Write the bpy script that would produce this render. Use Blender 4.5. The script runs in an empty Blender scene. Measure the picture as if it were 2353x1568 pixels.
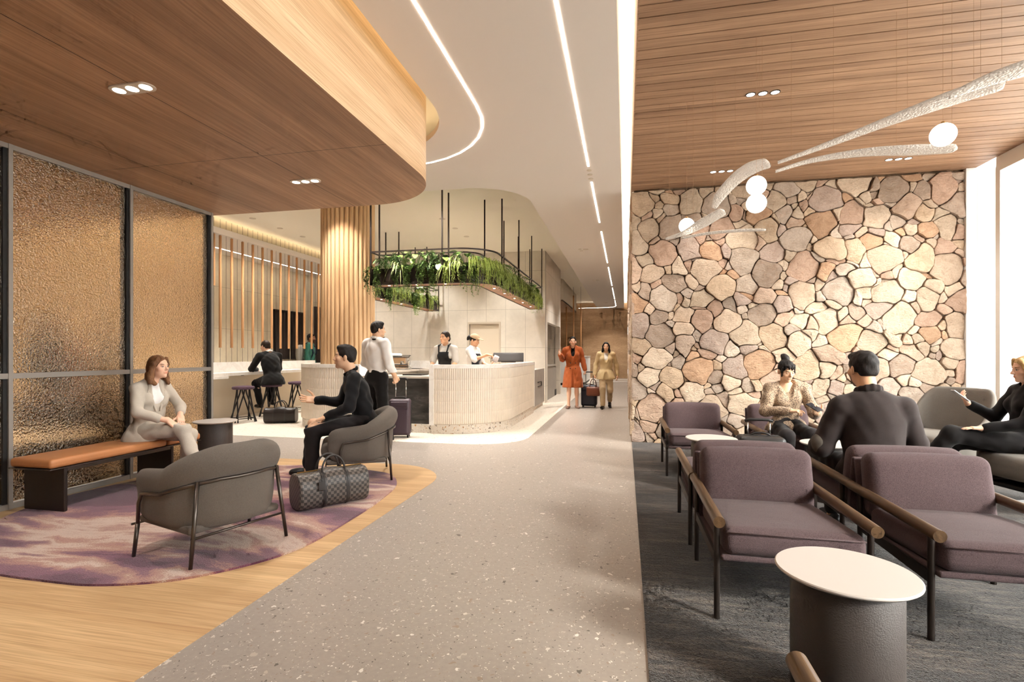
import bpy, bmesh, math, random
import numpy as np
from mathutils import Vector, Matrix
random.seed(7)
PI = math.pi
F = 1195.0
SC = bpy.context.scene
COL = SC.collection

# ------------------------------------------------------------------ naming / linking
def link(o):
    COL.objects.link(o)
    return o

def tag(o, label=None, cat=None, group=None, kind=None):
    if label: o['label'] = label
    if cat: o['category'] = cat
    if group: o['group'] = group
    if kind: o['kind'] = kind
    return o

def thing(name, label, cat, loc=(0, 0, 0), rz=0.0, group=None):
    o = link(bpy.data.objects.new(name, None))
    o.empty_display_size = 0.1
    o.location = loc
    o.rotation_euler = (0, 0, rz)
    return tag(o, label, cat, group)

def dup(root, loc, rz=0.0, label=None, group=None):
    kids = {}
    for o in list(COL.objects):
        if o.parent: kids.setdefault(o.parent, []).append(o)
    def rec(o, par):
        c = o.copy(); COL.objects.link(c)
        if par is not None: c.parent = par
        for k in kids.get(o, []): rec(k, c)
        return c
    r = rec(root, None)
    r.location = loc; r.rotation_euler = (0, 0, rz)
    if label: r['label'] = label
    if group: r['group'] = group
    return r

# ------------------------------------------------------------------ mesh building
class MB:
    def __init__(s): s.v = []; s.f = []; s.m = []; s.uv = {}; s.col = None
    def add(s, vs, fs, mi=0, uvs=None):
        b = len(s.v)
        s.v.extend([tuple(p) for p in vs])
        for i, f in enumerate(fs):
            if uvs is not None: s.uv[len(s.f)] = [uvs[j] for j in f]
            s.f.append(tuple(b + j for j in f)); s.m.append(mi)
        return s
    def box(s, x0, y0, z0, x1, y1, z1, mi=0):
        vs = [(x, y, z) for z in (z0, z1) for y in (y0, y1) for x in (x0, x1)]
        return s.add(vs, [(0, 2, 3, 1), (4, 5, 7, 6), (0, 1, 5, 4), (2, 6, 7, 3), (0, 4, 6, 2), (1, 3, 7, 5)], mi)
    def rbox(s, c, size, r, n=4, puff=(0, 0, 0), mi=0, M=None, seg=6):
        """rounded (optionally puffed) box"""
        h = [size[i] / 2 for i in range(3)]
        r = min(r, min(h) * .999)
        def ts(hh):
            a = [-hh + r * (1 - math.cos(PI / 2 * i / n)) for i in range(n + 1)]
            inner = [-(hh - r) + 2 * (hh - r) * i / seg for i in range(1, seg)]
            return a + inner + [-x for x in reversed(a)]
        vid = {}
        vs = []; fs = []
        def proj(p):
            q = [max(-(h[i] - r), min(h[i] - r, p[i])) for i in range(3)]
            d = Vector([p[i] - q[i] for i in range(3)])
            if d.length > 1e-9: d = d.normalized() * r
            o = [q[i] + d[i] for i in range(3)]
            u = [o[i] / h[i] for i in range(3)]
            for i in range(3):
                if puff[i]:
                    a, b = [j for j in range(3) if j != i]
                    o[i] += puff[i] * u[i] * (1 - u[a] ** 2) * (1 - u[b] ** 2)
            o = Vector(o)
            if M is not None: o = M @ o
            return (o[0] + c[0], o[1] + c[1], o[2] + c[2])
        def vert(p):
            k = tuple(round(x, 6) for x in p)
            if k not in vid:
                vid[k] = len(vs); vs.append(proj(p))
            return vid[k]
        for ax in range(3):
            a, b = [(1, 2), (2, 0), (0, 1)][ax]
            A = ts(h[a]); B = ts(h[b])
            for sgn in (-1, 1):
                for i in range(len(A) - 1):
                    for j in range(len(B) - 1):
                        q = []
                        for (ii, jj) in ((i, j), (i + 1, j), (i + 1, j + 1), (i, j + 1)):
                            p = [0, 0, 0]; p[ax] = sgn * h[ax]; p[a] = A[ii]; p[b] = B[jj]
                            q.append(vert(p))
                        if sgn < 0: q.reverse()
                        if len(set(q)) == 4: fs.append(tuple(q))
        return s.add(vs, fs, mi)
    def tube(s, pts, r, n=10, caps=True, mi=0, closed=False, ry=None):
        pts = [Vector(p) for p in pts]
        N = len(pts)
        rs = r if isinstance(r, (list, tuple)) else [r] * N
        up = None; vs = []; fs = []
        for i, p in enumerate(pts):
            if closed: t = (pts[(i + 1) % N] - pts[i - 1])
            else: t = pts[min(i + 1, N - 1)] - pts[max(i - 1, 0)]
            t.normalize()
            if up is None:
                up = Vector((0, 0, 1)) if abs(t.z) < .9 else Vector((0, 1, 0))
            a = t.cross(up); a.normalize(); b = a.cross(t); b.normalize(); up = b
            for k in range(n):
                an = 2 * PI * k / n
                q = p + a * (math.cos(an) * rs[i]) + b * (math.sin(an) * (ry if ry else rs[i]))
                vs.append(q)
        M = N if closed else N - 1
        for i in range(M):
            j = (i + 1) % N
            for k in range(n):
                k2 = (k + 1) % n
                fs.append((i * n + k, i * n + k2, j * n + k2, j * n + k))
        if caps and not closed:
            fs.append(tuple(reversed(range(n)))); fs.append(tuple((N - 1) * n + k for k in range(n)))
        return s.add(vs, fs, mi)
    def lathe(s, prof, c=(0, 0, 0), n=32, mi=0):
        """profile [(r,z)...] revolved round z through c"""
        vs = []; fs = []
        for (r, z) in prof:
            for k in range(n):
                a = 2 * PI * k / n
                vs.append((c[0] + r * math.cos(a), c[1] + r * math.sin(a), c[2] + z))
        for i in range(len(prof) - 1):
            for k in range(n):
                k2 = (k + 1) % n
                fs.append((i * n + k, i * n + k2, (i + 1) * n + k2, (i + 1) * n + k))
        if prof[0][0] > 1e-6: fs.append(tuple(reversed(range(n))))
        if prof[-1][0] > 1e-6: fs.append(tuple((len(prof) - 1) * n + k for k in range(n)))
        return s.add(vs, fs, mi)
    def prism(s, poly, z0, z1, mi=0, bottom=True, top=True, side_mi=None, uv=True):
        n = len(poly)
        vs = [(p[0], p[1], z0) for p in poly] + [(p[0], p[1], z1) for p in poly]
        if bottom: s.add(vs[:n], [tuple(reversed(range(n)))], mi)
        if top: s.add(vs[n:], [tuple(range(n))], mi)
        L = 0.0
        for i in range(n):
            j = (i + 1) % n
            d = math.dist(poly[i][:2], poly[j][:2])
            s.add([vs[i], vs[j], vs[n + j], vs[n + i]], [(0, 1, 2, 3)], mi if side_mi is None else side_mi,
                  [(L, z0), (L + d, z0), (L + d, z1), (L, z1)])
            L += d
        return s
    def wall(s, path, z0, z1, mi=0, L=0.0):
        """vertical ribbon along a plan path, uv = (length, height)"""
        for i in range(len(path) - 1):
            a, b = path[i], path[i + 1]
            d = math.dist(a[:2], b[:2])
            s.add([(a[0], a[1], z0), (b[0], b[1], z0), (b[0], b[1], z1), (a[0], a[1], z1)], [(0, 1, 2, 3)], mi,
                  [(L, z0), (L + d, z0), (L + d, z1), (L, z1)])
            L += d
        return s
    def loft(s, rings, closed=True, caps=True, mi=0):
        n = len(rings[0]); vs = [p for r in rings for p in r]; fs = []
        for i in range(len(rings) - 1):
            for k in range(n if closed else n - 1):
                k2 = (k + 1) % n
                fs.append((i * n + k, i * n + k2, (i + 1) * n + k2, (i + 1) * n + k))
        if caps and closed:
            fs.append(tuple(reversed(range(n)))); fs.append(tuple((len(rings) - 1) * n + k for k in range(n)))
        return s.add(vs, fs, mi)
    def sphere(s, c, r, n=16, m=10, mi=0):
        r3 = r if isinstance(r, (list, tuple)) else (r, r, r)
        vs = [(c[0], c[1], c[2] - r3[2])]
        for i in range(1, m):
            ph = -PI / 2 + PI * i / m
            for k in range(n):
                a = 2 * PI * k / n
                vs.append((c[0] + r3[0] * math.cos(ph) * math.cos(a), c[1] + r3[1] * math.cos(ph) * math.sin(a), c[2] + r3[2] * math.sin(ph)))
        vs.append((c[0], c[1], c[2] + r3[2])); fs = []
        for k in range(n):
            fs.append((0, 1 + (k + 1) % n, 1 + k))
            t = 1 + (m - 2) * n
            fs.append((t + k, t + (k + 1) % n, len(vs) - 1))
        for i in range(m - 2):
            for k in range(n):
                k2 = (k + 1) % n
                fs.append((1 + i * n + k, 1 + i * n + k2, 1 + (i + 1) * n + k2, 1 + (i + 1) * n + k))
        return s.add(vs, fs, mi)
    def build(s, name, mats, parent=None, smooth=False, loc=None, rot=None, auto=None, bevel=0, flip=True):
        me = bpy.data.meshes.new(name)
        me.from_pydata(s.v, [], s.f)
        if not isinstance(mats, (list, tuple)): mats = [mats]
        for m in mats: me.materials.append(m)
        me.polygons.foreach_set('material_index', s.m)
        if s.uv:
            ul = me.uv_layers.new(name='UVMap')
            for fi, uv in s.uv.items():
                p = me.polygons[fi]
                for li, w in zip(p.loop_indices, uv): ul.data[li].uv = w
        if s.col is not None:
            ca = me.color_attributes.new('Col', 'FLOAT_COLOR', 'POINT')
            ca.data.foreach_set('color', np.asarray(s.col, dtype=np.float32).ravel())
        if flip:
            bm = bmesh.new(); bm.from_mesh(me)
            bmesh.ops.recalc_face_normals(bm, faces=bm.faces)
            bm.to_mesh(me); bm.free()
        if smooth: me.polygons.foreach_set('use_smooth', [True] * len(me.polygons))
        if auto is not None:
            me.polygons.foreach_set('use_smooth', [True] * len(me.polygons))
            try: me.set_sharp_from_angle(angle=math.radians(auto))
            except Exception: pass
        o = link(bpy.data.objects.new(name, me))
        if parent is not None: o.parent = parent
        if loc: o.location = loc
        if rot: o.rotation_euler = rot
        if bevel:
            md = o.modifiers.new('bevel', 'BEVEL'); md.width = bevel; md.segments = 2; md.limit_method = 'ANGLE'
        return o

def arc(cx, cy, r, a0, a1, n=14):
    return [(cx + r * math.cos(math.radians(a0 + (a1 - a0) * i / n)), cy + r * math.sin(math.radians(a0 + (a1 - a0) * i / n))) for i in range(n + 1)]

def bez(p0, p1, p2, p3, n=10):
    out = []
    for i in range(n + 1):
        t = i / n; q = 1 - t
        out.append(Vector(p0) * q ** 3 + Vector(p1) * 3 * q * q * t + Vector(p2) * 3 * q * t * t + Vector(p3) * t ** 3)
    return out

def smooth_path(pts, sub=6):
    """Catmull-Rom through points"""
    P = [Vector(p) for p in pts]; out = []
    for i in range(len(P) - 1):
        a = P[max(i - 1, 0)]; b = P[i]; c = P[i + 1]; d = P[min(i + 2, len(P) - 1)]
        for k in range(sub):
            t = k / sub
            out.append(.5 * ((2 * b) + (c - a) * t + (2 * a - 5 * b + 4 * c - d) * t * t + (-a + 3 * b - 3 * c + d) * t ** 3))
    out.append(P[-1])
    return out

def resample(path, step):
    """2-D path to even steps; returns [(x,y,nx,ny,s)] with the normal on the right of travel"""
    seg = [math.dist(path[i], path[i + 1]) for i in range(len(path) - 1)]
    T = sum(seg); N = max(1, round(T / step)); out = []
    for k in range(N + 1):
        s = T * k / N; acc = 0
        for i, d in enumerate(seg):
            if s <= acc + d + 1e-9:
                t = (s - acc) / d if d else 0
                a, b = path[i], path[i + 1]
                x = a[0] + (b[0] - a[0]) * t; y = a[1] + (b[1] - a[1]) * t
                out.append((x, y, (b[1] - a[1]) / d, -(b[0] - a[0]) / d, s)); break
            acc += d
    # smooth the normals
    res = []
    for i, p in enumerate(out):
        a = out[max(i - 1, 0)]; b = out[min(i + 1, len(out) - 1)]
        tx, ty = b[0] - a[0], b[1] - a[1]; l = math.hypot(tx, ty) or 1
        res.append((p[0], p[1], ty / l, -tx / l, p[4]))
    return res

# ------------------------------------------------------------------ materials
def lin(c):
    out = []
    for x in c[:3]:
        x = x / 255.0
        out.append(x / 12.92 if x <= .04045 else ((x + .055) / 1.055) ** 2.4)
    return (*out, 1.0)

class NT:
    def __init__(s, name):
        s.mat = bpy.data.materials.new(name); s.mat.use_nodes = True
        s.t = s.mat.node_tree; s.t.nodes.clear()
        s.out = s.t.nodes.new('ShaderNodeOutputMaterial')
    def n(s, typ, **kw):
        nd = s.t.nodes.new(typ)
        for k, v in kw.items():
            if k.startswith('i_'): s.put(nd.inputs[k[2:].replace('_', ' ')], v)
            else: setattr(nd, k, v)
        return nd
    def put(s, sock, v):
        if isinstance(v, bpy.types.NodeSocket): s.t.links.new(v, sock)
        elif isinstance(v, bpy.types.Node): s.t.links.new(v.outputs[0], sock)
        else: sock.default_value = v
    def coord(s, kind='Object'): return s.n('ShaderNodeTexCoord').outputs[kind]
    def mapping(s, vec, scale=(1, 1, 1), rot=(0, 0, 0), loc=(0, 0, 0)):
        m = s.n('ShaderNodeMapping'); s.put(m.inputs[0], vec)
        m.inputs['Scale'].default_value = scale; m.inputs['Rotation'].default_value = rot; m.inputs['Location'].default_value = loc
        return m.outputs[0]
    def noise(s, vec, scale=5, detail=3, rough=.5, dist=0, out=0):
        m = s.n('ShaderNodeTexNoise'); s.put(m.inputs['Vector'], vec)
        m.inputs['Scale'].default_value = scale; m.inputs['Detail'].default_value = detail
        m.inputs['Roughness'].default_value = rough; m.inputs['Distortion'].default_value = dist
        return m.outputs[out]
    def voro(s, vec, scale=5, feature='F1', rnd=1.0):
        m = s.n('ShaderNodeTexVoronoi'); m.feature = feature; s.put(m.inputs['Vector'], vec)
        m.inputs['Scale'].default_value = scale; m.inputs['Randomness'].default_value = rnd
        return m
    def math(s, op, a, b=None, c=None, clamp=False):
        m = s.n('ShaderNodeMath', operation=op); m.use_clamp = clamp
        s.put(m.inputs[0], a)
        if b is not None: s.put(m.inputs[1], b)
        if c is not None: s.put(m.inputs[2], c)
        return m.outputs[0]
    def ramp(s, fac, stops, interp='LINEAR'):
        m = s.n('ShaderNodeValToRGB'); s.put(m.inputs[0], fac); cr = m.color_ramp; cr.interpolation = interp
        while len(cr.elements) < len(stops): cr.elements.new(.5)
        for e, (p, c) in zip(cr.elements, stops): e.position = p; e.color = c if len(c) == 4 else (*c, 1)
        return m.outputs[0]
    def mix(s, fac, a, b, blend='MIX'):
        m = s.n('ShaderNodeMix'); m.data_type = 'RGBA'; m.blend_type = blend
        s.put(m.inputs['Factor'], fac); s.put(m.inputs[6], a); s.put(m.inputs[7], b)
        return m.outputs[2]
    def bump(s, h, strength=.3, dist=.01):
        m = s.n('ShaderNodeBump'); s.put(m.inputs['Height'], h)
        m.inputs['Strength'].default_value = strength; m.inputs['Distance'].default_value = dist
        return m.outputs[0]
    def sep(s, vec):
        m = s.n('ShaderNodeSeparateXYZ'); s.put(m.inputs[0], vec); return m.outputs
    def comb(s, x, y, z):
        m = s.n('ShaderNodeCombineXYZ')
        for i, v in enumerate((x, y, z)): s.put(m.inputs[i], v)
        return m.outputs[0]
    def bsdf(s, **kw):
        b = s.n('ShaderNodeBsdfPrincipled')
        for k, v in kw.items(): s.put(b.inputs[k.replace('_', ' ')], v)
        s.t.links.new(b.outputs[0], s.out.inputs[0])
        return b

def simple(name, rgb, rough=.5, metal=0.0, bump=None, var=0.0, vscale=8.0, spec=.5, stretch=(1, 1, 1), sheen=0.0):
    """one colour with slight mottling; bump=(scale,strength)"""
    N = NT(name); c = lin(rgb); co = N.coord()
    b = N.bsdf(Base_Color=c, Roughness=rough, Metallic=metal)
    b.inputs['Specular IOR Level'].default_value = spec
    if sheen: b.inputs['Sheen Weight'].default_value = sheen
    if var:
        f = N.noise(N.mapping(co, stretch), vscale, 4, .6)
        lo = tuple(x * (1 - var) for x in c[:3]); hi = tuple(min(1, x * (1 + var)) for x in c[:3])
        N.put(b.inputs['Base Color'], N.ramp(f, [(.3, lo), (.7, hi)]))
    if bump: N.put(b.inputs['Normal'], N.bump(N.noise(N.mapping(co, stretch), bump[0], 3, .6), bump[1], .004))
    return N.mat

def emitter(name, rgb, strength):
    N = NT(name); e = N.n('ShaderNodeEmission'); e.inputs[0].default_value = lin(rgb); e.inputs[1].default_value = strength
    N.t.links.new(e.outputs[0], N.out.inputs[0]); return N.mat

def wood(name, light, dark, grain='Y', coord='Object', plank=None, joint=None, rough=.45, knots=.35, scale=1.0, bump=.15):
    """grain along an axis (or U); plank=(axis,width,offset) varies boards; joint=[(axis,pos,...)] dark joint lines"""
    N = NT(name); co = N.coord(coord)
    sx = {'X': (.5, 7, 7), 'Y': (7, .5, 7), 'Z': (7, 7, .5)}[grain]
    vec = co
    rnd = None
    if plank:
        ax, w, off = plank
        comp = N.sep(co)['XYZ'.index(ax)]
        idx = N.math('FLOOR', N.math('DIVIDE', N.math('SUBTRACT', comp, off), w))
        wn = N.n('ShaderNodeTexWhiteNoise', noise_dimensions='1D'); N.put(wn.inputs['W'], idx)
        rnd = wn.outputs['Value']
        sh = N.n('ShaderNodeVectorMath', operation='SCALE'); N.put(sh.inputs[0], wn.outputs['Color']); sh.inputs['Scale'].default_value = 37.0
        ad = N.n('ShaderNodeVectorMath', operation='ADD'); N.put(ad.inputs[0], co); N.put(ad.inputs[1], sh.outputs[0])
        vec = ad.outputs[0]
    m1 = N.mapping(vec, tuple(a * scale for a in sx))
    big = N.noise(m1, .55, 5, .55, 1.1)
    m2 = N.mapping(vec, tuple(a * scale for a in ((1.3 if grain == 'X' else 60), (1.3 if grain == 'Y' else 60), (1.3 if grain == 'Z' else 60))))
    fine = N.noise(m2, 2.0, 3, .6, .2)
    wv = N.n('ShaderNodeTexWave', wave_type='BANDS', bands_direction={'X': 'Y', 'Y': 'X', 'Z': 'X'}[grain])
    N.put(wv.inputs['Vector'], N.mapping(vec, tuple(a * scale * .35 for a in sx)))
    wv.inputs['Scale'].default_value = 2.2; wv.inputs['Distortion'].default_value = 9; wv.inputs['Detail'].default_value = 2.5; wv.inputs['Detail Scale'].default_value = 1.2
    L = lin(light); D = lin(dark); M = tuple((a + b) / 2 for a, b in zip(L, D))
    c1 = N.ramp(big, [(.28, D), (.48, M), (.68, L)])
    c2 = N.mix(N.math('MULTIPLY', N.ramp(wv.outputs[0], [(.0, (1, 1, 1)), (.45, (0, 0, 0)), (1, (0, 0, 0))]), knots), c1, D)
    fr = N.ramp(fine, [(.35, (.62, .55, .5)), (.6, (1, 1, 1))])
    c3 = N.mix(.6, c2, fr, 'MULTIPLY')
    if rnd is not None:
        c3 = N.mix(.35, c3, N.ramp(rnd, [(0, (.72, .68, .64)), (1, (1.0, 1.0, 1.0))]), 'MULTIPLY')
    if joint:
        xyz = N.sep(co)
        for ax, pos, wd in joint:
            d = N.math('LESS_THAN', N.math('ABSOLUTE', N.math('SUBTRACT', xyz['XYZ'.index(ax)], pos)), wd)
            c3 = N.mix(d, c3, lin((40, 24, 14)))
    b = N.bsdf(Base_Color=c3, Roughness=rough)
    b.inputs['Specular IOR Level'].default_value = .35
    if bump: N.put(b.inputs['Normal'], N.bump(fine, bump, .002))
    return N.mat

def terrazzo(name, base, chips, s_big=26, s_small=75, rough=.35, amt=.55):
    N = NT(name); co = N.coord()
    warp = N.mix(.06, co, N.noise(co, 30, 2, .5, 0, 1))
    col = N.ramp(N.noise(co, 40, 3, .6), [(.3, tuple(x * .93 for x in lin(base)[:3])), (.7, tuple(min(1, x * 1.06) for x in lin(base)[:3]))])
    for sc, a in ((s_small, amt), (s_big, amt * .8)):
        v = N.voro(warp, sc)
        r = N.sep(v.outputs['Color'])
        inside = N.math('LESS_THAN', v.outputs['Distance'], N.math('MULTIPLY', r[1], .42))
        pick = N.math('LESS_THAN', r[2], a)
        cc = N.ramp(r[0], [(i / max(1, len(chips)), lin(c)) for i, c in enumerate(chips)], 'CONSTANT')
        col = N.mix(N.math('MULTIPLY', inside, pick), col, cc)
    big = N.noise(co, .8, 3, .5)
    col = N.mix(.25, col, N.ramp(big, [(.3, (.86, .85, .84)), (.7, (1, 1, 1))]), 'MULTIPLY')
    b = N.bsdf(Base_Color=col, Roughness=rough); b.inputs['Specular IOR Level'].default_value = .4
    return N.mat

def fabric(name, rgb, rgb2=None, weave=420, bump=.35, rough=.9, sheen=.06):
    N = NT(name); co = N.coord(); c = lin(rgb); c2 = lin(rgb2) if rgb2 else tuple(x * .72 for x in c[:3])
    f = N.noise(co, weave, 2, .6)
    soft = N.noise(co, 5, 3, .5)
    col = N.ramp(f, [(.32, c2), (.68, c)])
    col = N.mix(.3, col, N.ramp(soft, [(.3, (.82, .82, .82)), (.7, (1, 1, 1))]), 'MULTIPLY')
    b = N.bsdf(Base_Color=col, Roughness=rough); b.inputs['Specular IOR Level'].default_value = .2
    b.inputs['Sheen Weight'].default_value = sheen; b.inputs['Sheen Roughness'].default_value = .5
    h = N.math('ADD', f, N.math('MULTIPLY', N.noise(co, 9, 3, .5), 2.2))
    N.put(b.inputs['Normal'], N.bump(h, bump, .003))
    return N.mat
# ================================================================== MATERIALS
OAK = wood('oak_floor', (224, 191, 145), (192, 154, 110), 'X', plank=('Y', .19, 0), knots=.3, rough=.42)
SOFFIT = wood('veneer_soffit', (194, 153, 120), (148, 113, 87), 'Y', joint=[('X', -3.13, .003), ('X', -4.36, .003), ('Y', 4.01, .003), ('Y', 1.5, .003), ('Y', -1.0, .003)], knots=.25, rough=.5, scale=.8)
FASCIA_LIT = wood('veneer_fascia_lit', (232, 204, 168), (202, 166, 128), 'X', coord='UV', knots=.25, rough=.5, scale=.8)  # same veneer as the soffit, coloured lighter for the light falling on it
SLAT = wood('ceiling_slat_timber', (188, 152, 122), (144, 111, 86), 'X', plank=('Y', .136, 7.83 - .136 * 90), knots=.25, rough=.5, scale=1.2)
OAKV = wood('oak_vertical', (222, 187, 143), (192, 152, 110), 'Z', knots=.2, rough=.45)
DOWEL = wood('dowel_timber', (206, 158, 110), (170, 120, 78), 'Z', knots=.2, rough=.5)
FARWOOD = wood('far_wall_veneer', (200, 168, 132), (168, 134, 100), 'X', knots=.3, rough=.5, scale=.6)
WALNUT = wood('walnut_armrest', (112, 86, 60), (76, 56, 38), 'Y', knots=.3, rough=.35, scale=2.0)
GREYTZ = terrazzo('terrazzo_grey', (158, 148, 139), [(206, 198, 188), (182, 172, 160), (96, 88, 80), (150, 132, 116), (222, 216, 208)], 24, 80, .34)
LIGHTTZ = terrazzo('terrazzo_light', (226, 216, 202), [(200, 184, 160), (150, 134, 116), (236, 230, 220), (176, 150, 116), (120, 108, 98)], 22, 60, .4)
PLINTHTZ = terrazzo('terrazzo_plinth', (214, 204, 190), [(150, 104, 60), (88, 74, 62), (196, 176, 148), (226, 218, 206), (120, 110, 100), (178, 132, 76)], 22, 40, .4, .8)
PAINT = simple('ceiling_paint', (222, 213, 205), .9, spec=.2)
CREAM = simple('cream_paint', (232, 224, 208), .9, spec=.2)
WHITE = simple('white_paint', (248, 247, 244), .8, spec=.25)
GREYPAINT = simple('beige_panel_paint', (205, 190, 168), .7, var=.04, vscale=1.2)
DARKMETAL = simple('dark_bronze_metal', (62, 54, 50), .42, .75)
FRAMEGREY = simple('partition_frame_grey', (150, 143, 136), .5, .3)
SEALBLACK = simple('black_gasket', (14, 12, 11), .6)
BLACK = simple('black_powder_coat', (30, 26, 25), .45, .3)
CHROME = simple('polished_steel', (200, 196, 190), .18, 1.0)
LEDW = emitter('led_warm_white', (255, 240, 222), 9.0)
LENS = emitter('downlight_lens', (255, 240, 220), 6.0)
GLOBE = emitter('opal_globe', (255, 247, 236), 2.6)
COVE = emitter('cove_led', (255, 228, 182), 4.5)
COVEW = emitter('cove_led_white', (255, 230, 196), 1.5)

def marble(name, base=(236, 231, 224), vein=(218, 210, 200), rough=.3):
    N = NT(name); co = N.coord()
    v = N.noise(co, 2.2, 6, .6, 1.6)
    l = N.ramp(v, [(.44, lin(base)), (.5, lin(vein)), (.56, lin(base))])
    N.bsdf(Base_Color=N.mix(.55, lin(base), l), Roughness=rough); return N.mat
MARBLE = marble('white_marble')

def tilewall(name, rgb, axis, w, h, offa, offz, gap=.004):
    N = NT(name); co = N.coord(); s = N.sep(co)
    def line(c, off, p):
        f = N.math('FRACT', N.math('DIVIDE', N.math('SUBTRACT', c, off), p))
        return N.math('LESS_THAN', f, gap / p * 2)
    a = s['XYZ'.index(axis)]
    j = N.math('MAXIMUM', line(a, offa, w), line(s[2], offz, h))
    f = N.noise(co, 1.5, 6, .65, .3); f2 = N.noise(co, 14, 4, .6)
    c = lin(rgb)
    col = N.ramp(f, [(.3, tuple(x * .86 for x in c[:3])), (.7, tuple(min(1, x * 1.08) for x in c[:3]))])
    col = N.mix(.25, col, N.ramp(f2, [(.3, (.85, .84, .82)), (.7, (1, 1, 1))]), 'MULTIPLY')
    col = N.mix(j, col, tuple(x * .55 for x in c[:3]) + (1,))
    b = N.bsdf(Base_Color=col, Roughness=.6); b.inputs['Specular IOR Level'].default_value = .3
    return N.mat
TILEBACK = tilewall('stone_tile_back', (214, 206, 194), 'X', .535, 1.015, -2.05, 1.455)
TILESIDE = tilewall('stone_tile_side', (218, 210, 198), 'Y', 1.65, 1.015, 13.45, 1.455)
TILELEFT = tilewall('stone_tile_left', (220, 207, 182), 'Y', 1.06, 1.0, 10.2, 1.9)

def dark_stone(name):
    N = NT(name); co = N.coord()
    v = N.noise(N.mapping(co, (1, 1, 2.4)), 3.0, 8, .7, 1.2); f = N.noise(co, 60, 4, .7)
    col = N.ramp(v, [(.3, lin((40, 38, 36))), (.55, lin((70, 66, 62))), (.72, lin((112, 106, 98)))])
    col = N.mix(.4, col, N.ramp(f, [(.3, (.6, .6, .6)), (.7, (1, 1, 1))]), 'MULTIPLY')
    N.bsdf(Base_Color=col, Roughness=.45); return N.mat
DARKSTONE = dark_stone('dark_counter_stone')
GREYSTONE = simple('grey_worktop_stone', (168, 160, 150), .35, var=.18, vscale=6)
GREYCAB = simple('grey_cabinet_laminate', (150, 143, 134), .5, var=.08, vscale=3)

def carpet_mat():
    N = NT('charcoal_carpet'); co = N.coord()
    st = N.noise(N.mapping(co, (2.2, 20, 1)), 1.6, 4, .65, .8)
    lo = N.noise(N.mapping(co, (1, 2.6, 1)), 1.3, 3, .6)
    pile = N.noise(co, 170, 2, .7); pile2 = N.noise(co, 62, 2, .7)
    v = N.math('ADD', N.math('MULTIPLY', st, .5), N.math('MULTIPLY', lo, .3))
    v = N.math('ADD', v, N.math('MULTIPLY', N.math('ADD', pile, pile2), .22))
    col = N.ramp(v, [(.47, lin((18, 14, 11))), (.62, lin((40, 32, 26))), (.78, lin((108, 94, 82)))])
    b = N.bsdf(Base_Color=col, Roughness=1.0); b.inputs['Specular IOR Level'].default_value = .05
    b.inputs['Sheen Weight'].default_value = .3
    N.put(b.inputs['Normal'], N.bump(N.math('ADD', pile, pile2), .9, .01)); return N.mat
CARPET = carpet_mat()

def rug_mat():
    N = NT('purple_rug_pile'); co = N.coord()
    w = N.noise(N.mapping(co, (1, 1, 1)), 1.1, 4, .55, 0, 1)
    p = N.mix(.42, co, w, 'ADD')
    ax = N.mapping(p, (.5, 1.5, 1), (0, 0, .45))
    f = N.noise(ax, 1.15, 5, .52, .6)
    pile = N.noise(co, 150, 2, .7)
    f2 = N.math('ADD', f, N.math('MULTIPLY', N.math('SUBTRACT', pile, .5), .1))
    P1 = lin((96, 46, 70)); P2 = lin((130, 78, 98)); K = lin((176, 122, 112)); K2 = lin((190, 148, 128)); C = lin((214, 188, 172))
    col = N.ramp(f2, [(.0, P1), (.45, P1), (.46, P2), (.495, P2), (.505, K), (.54, K2), (.55, C), (.58, C), (.59, K2), (.63, P2), (.66, P1)])
    col = N.mix(.5, col, N.ramp(pile, [(.3, (.62, .6, .62)), (.7, (1, 1, 1))]), 'MULTIPLY')
    b = N.bsdf(Base_Color=col, Roughness=1.0); b.inputs['Specular IOR Level'].default_value = .05
    b.inputs['Sheen Weight'].default_value = .4
    N.put(b.inputs['Normal'], N.bump(pile, .9, .01)); return N.mat
RUG = rug_mat()

def stone_mat():
    N = NT('field_stone'); co = N.coord()
    at = N.n('ShaderNodeVertexColor'); at.layer_name = 'Col'
    n1 = N.noise(co, 7, 6, .7, .6); n2 = N.noise(co, 45, 5, .75); n3 = N.noise(N.mapping(co, (1, 1, 2.4), (0, .5, .3)), 11, 5, .7, 1.5)
    col = N.mix(.75, at.outputs[0], N.ramp(n1, [(.3, (.66, .6, .54)), (.55, (1, 1, 1)), (.75, (1.04, 1.03, 1.0))]), 'MULTIPLY')
    rust = N.ramp(n3, [(.55, (0, 0, 0)), (.72, (1, 1, 1))])
    col = N.mix(N.math('MULTIPLY', rust, .35), col, lin((176, 122, 80)))
    col = N.mix(.5, col, N.ramp(n2, [(.3, (.66, .64, .62)), (.6, (1, 1, 1))]), 'MULTIPLY')
    b = N.bsdf(Base_Color=col, Roughness=.9); b.inputs['Specular IOR Level'].default_value = .2
    h = N.math('ADD', N.math('MULTIPLY', n3, 1.2), N.math('ADD', n1, N.math('MULTIPLY', n2, .35)))
    N.put(b.inputs['Normal'], N.bump(h, .7, .03)); return N.mat
STONE = stone_mat()
MORTAR = simple('mortar', (122, 102, 82), .95, var=.2, vscale=20, bump=(60, .5))

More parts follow.
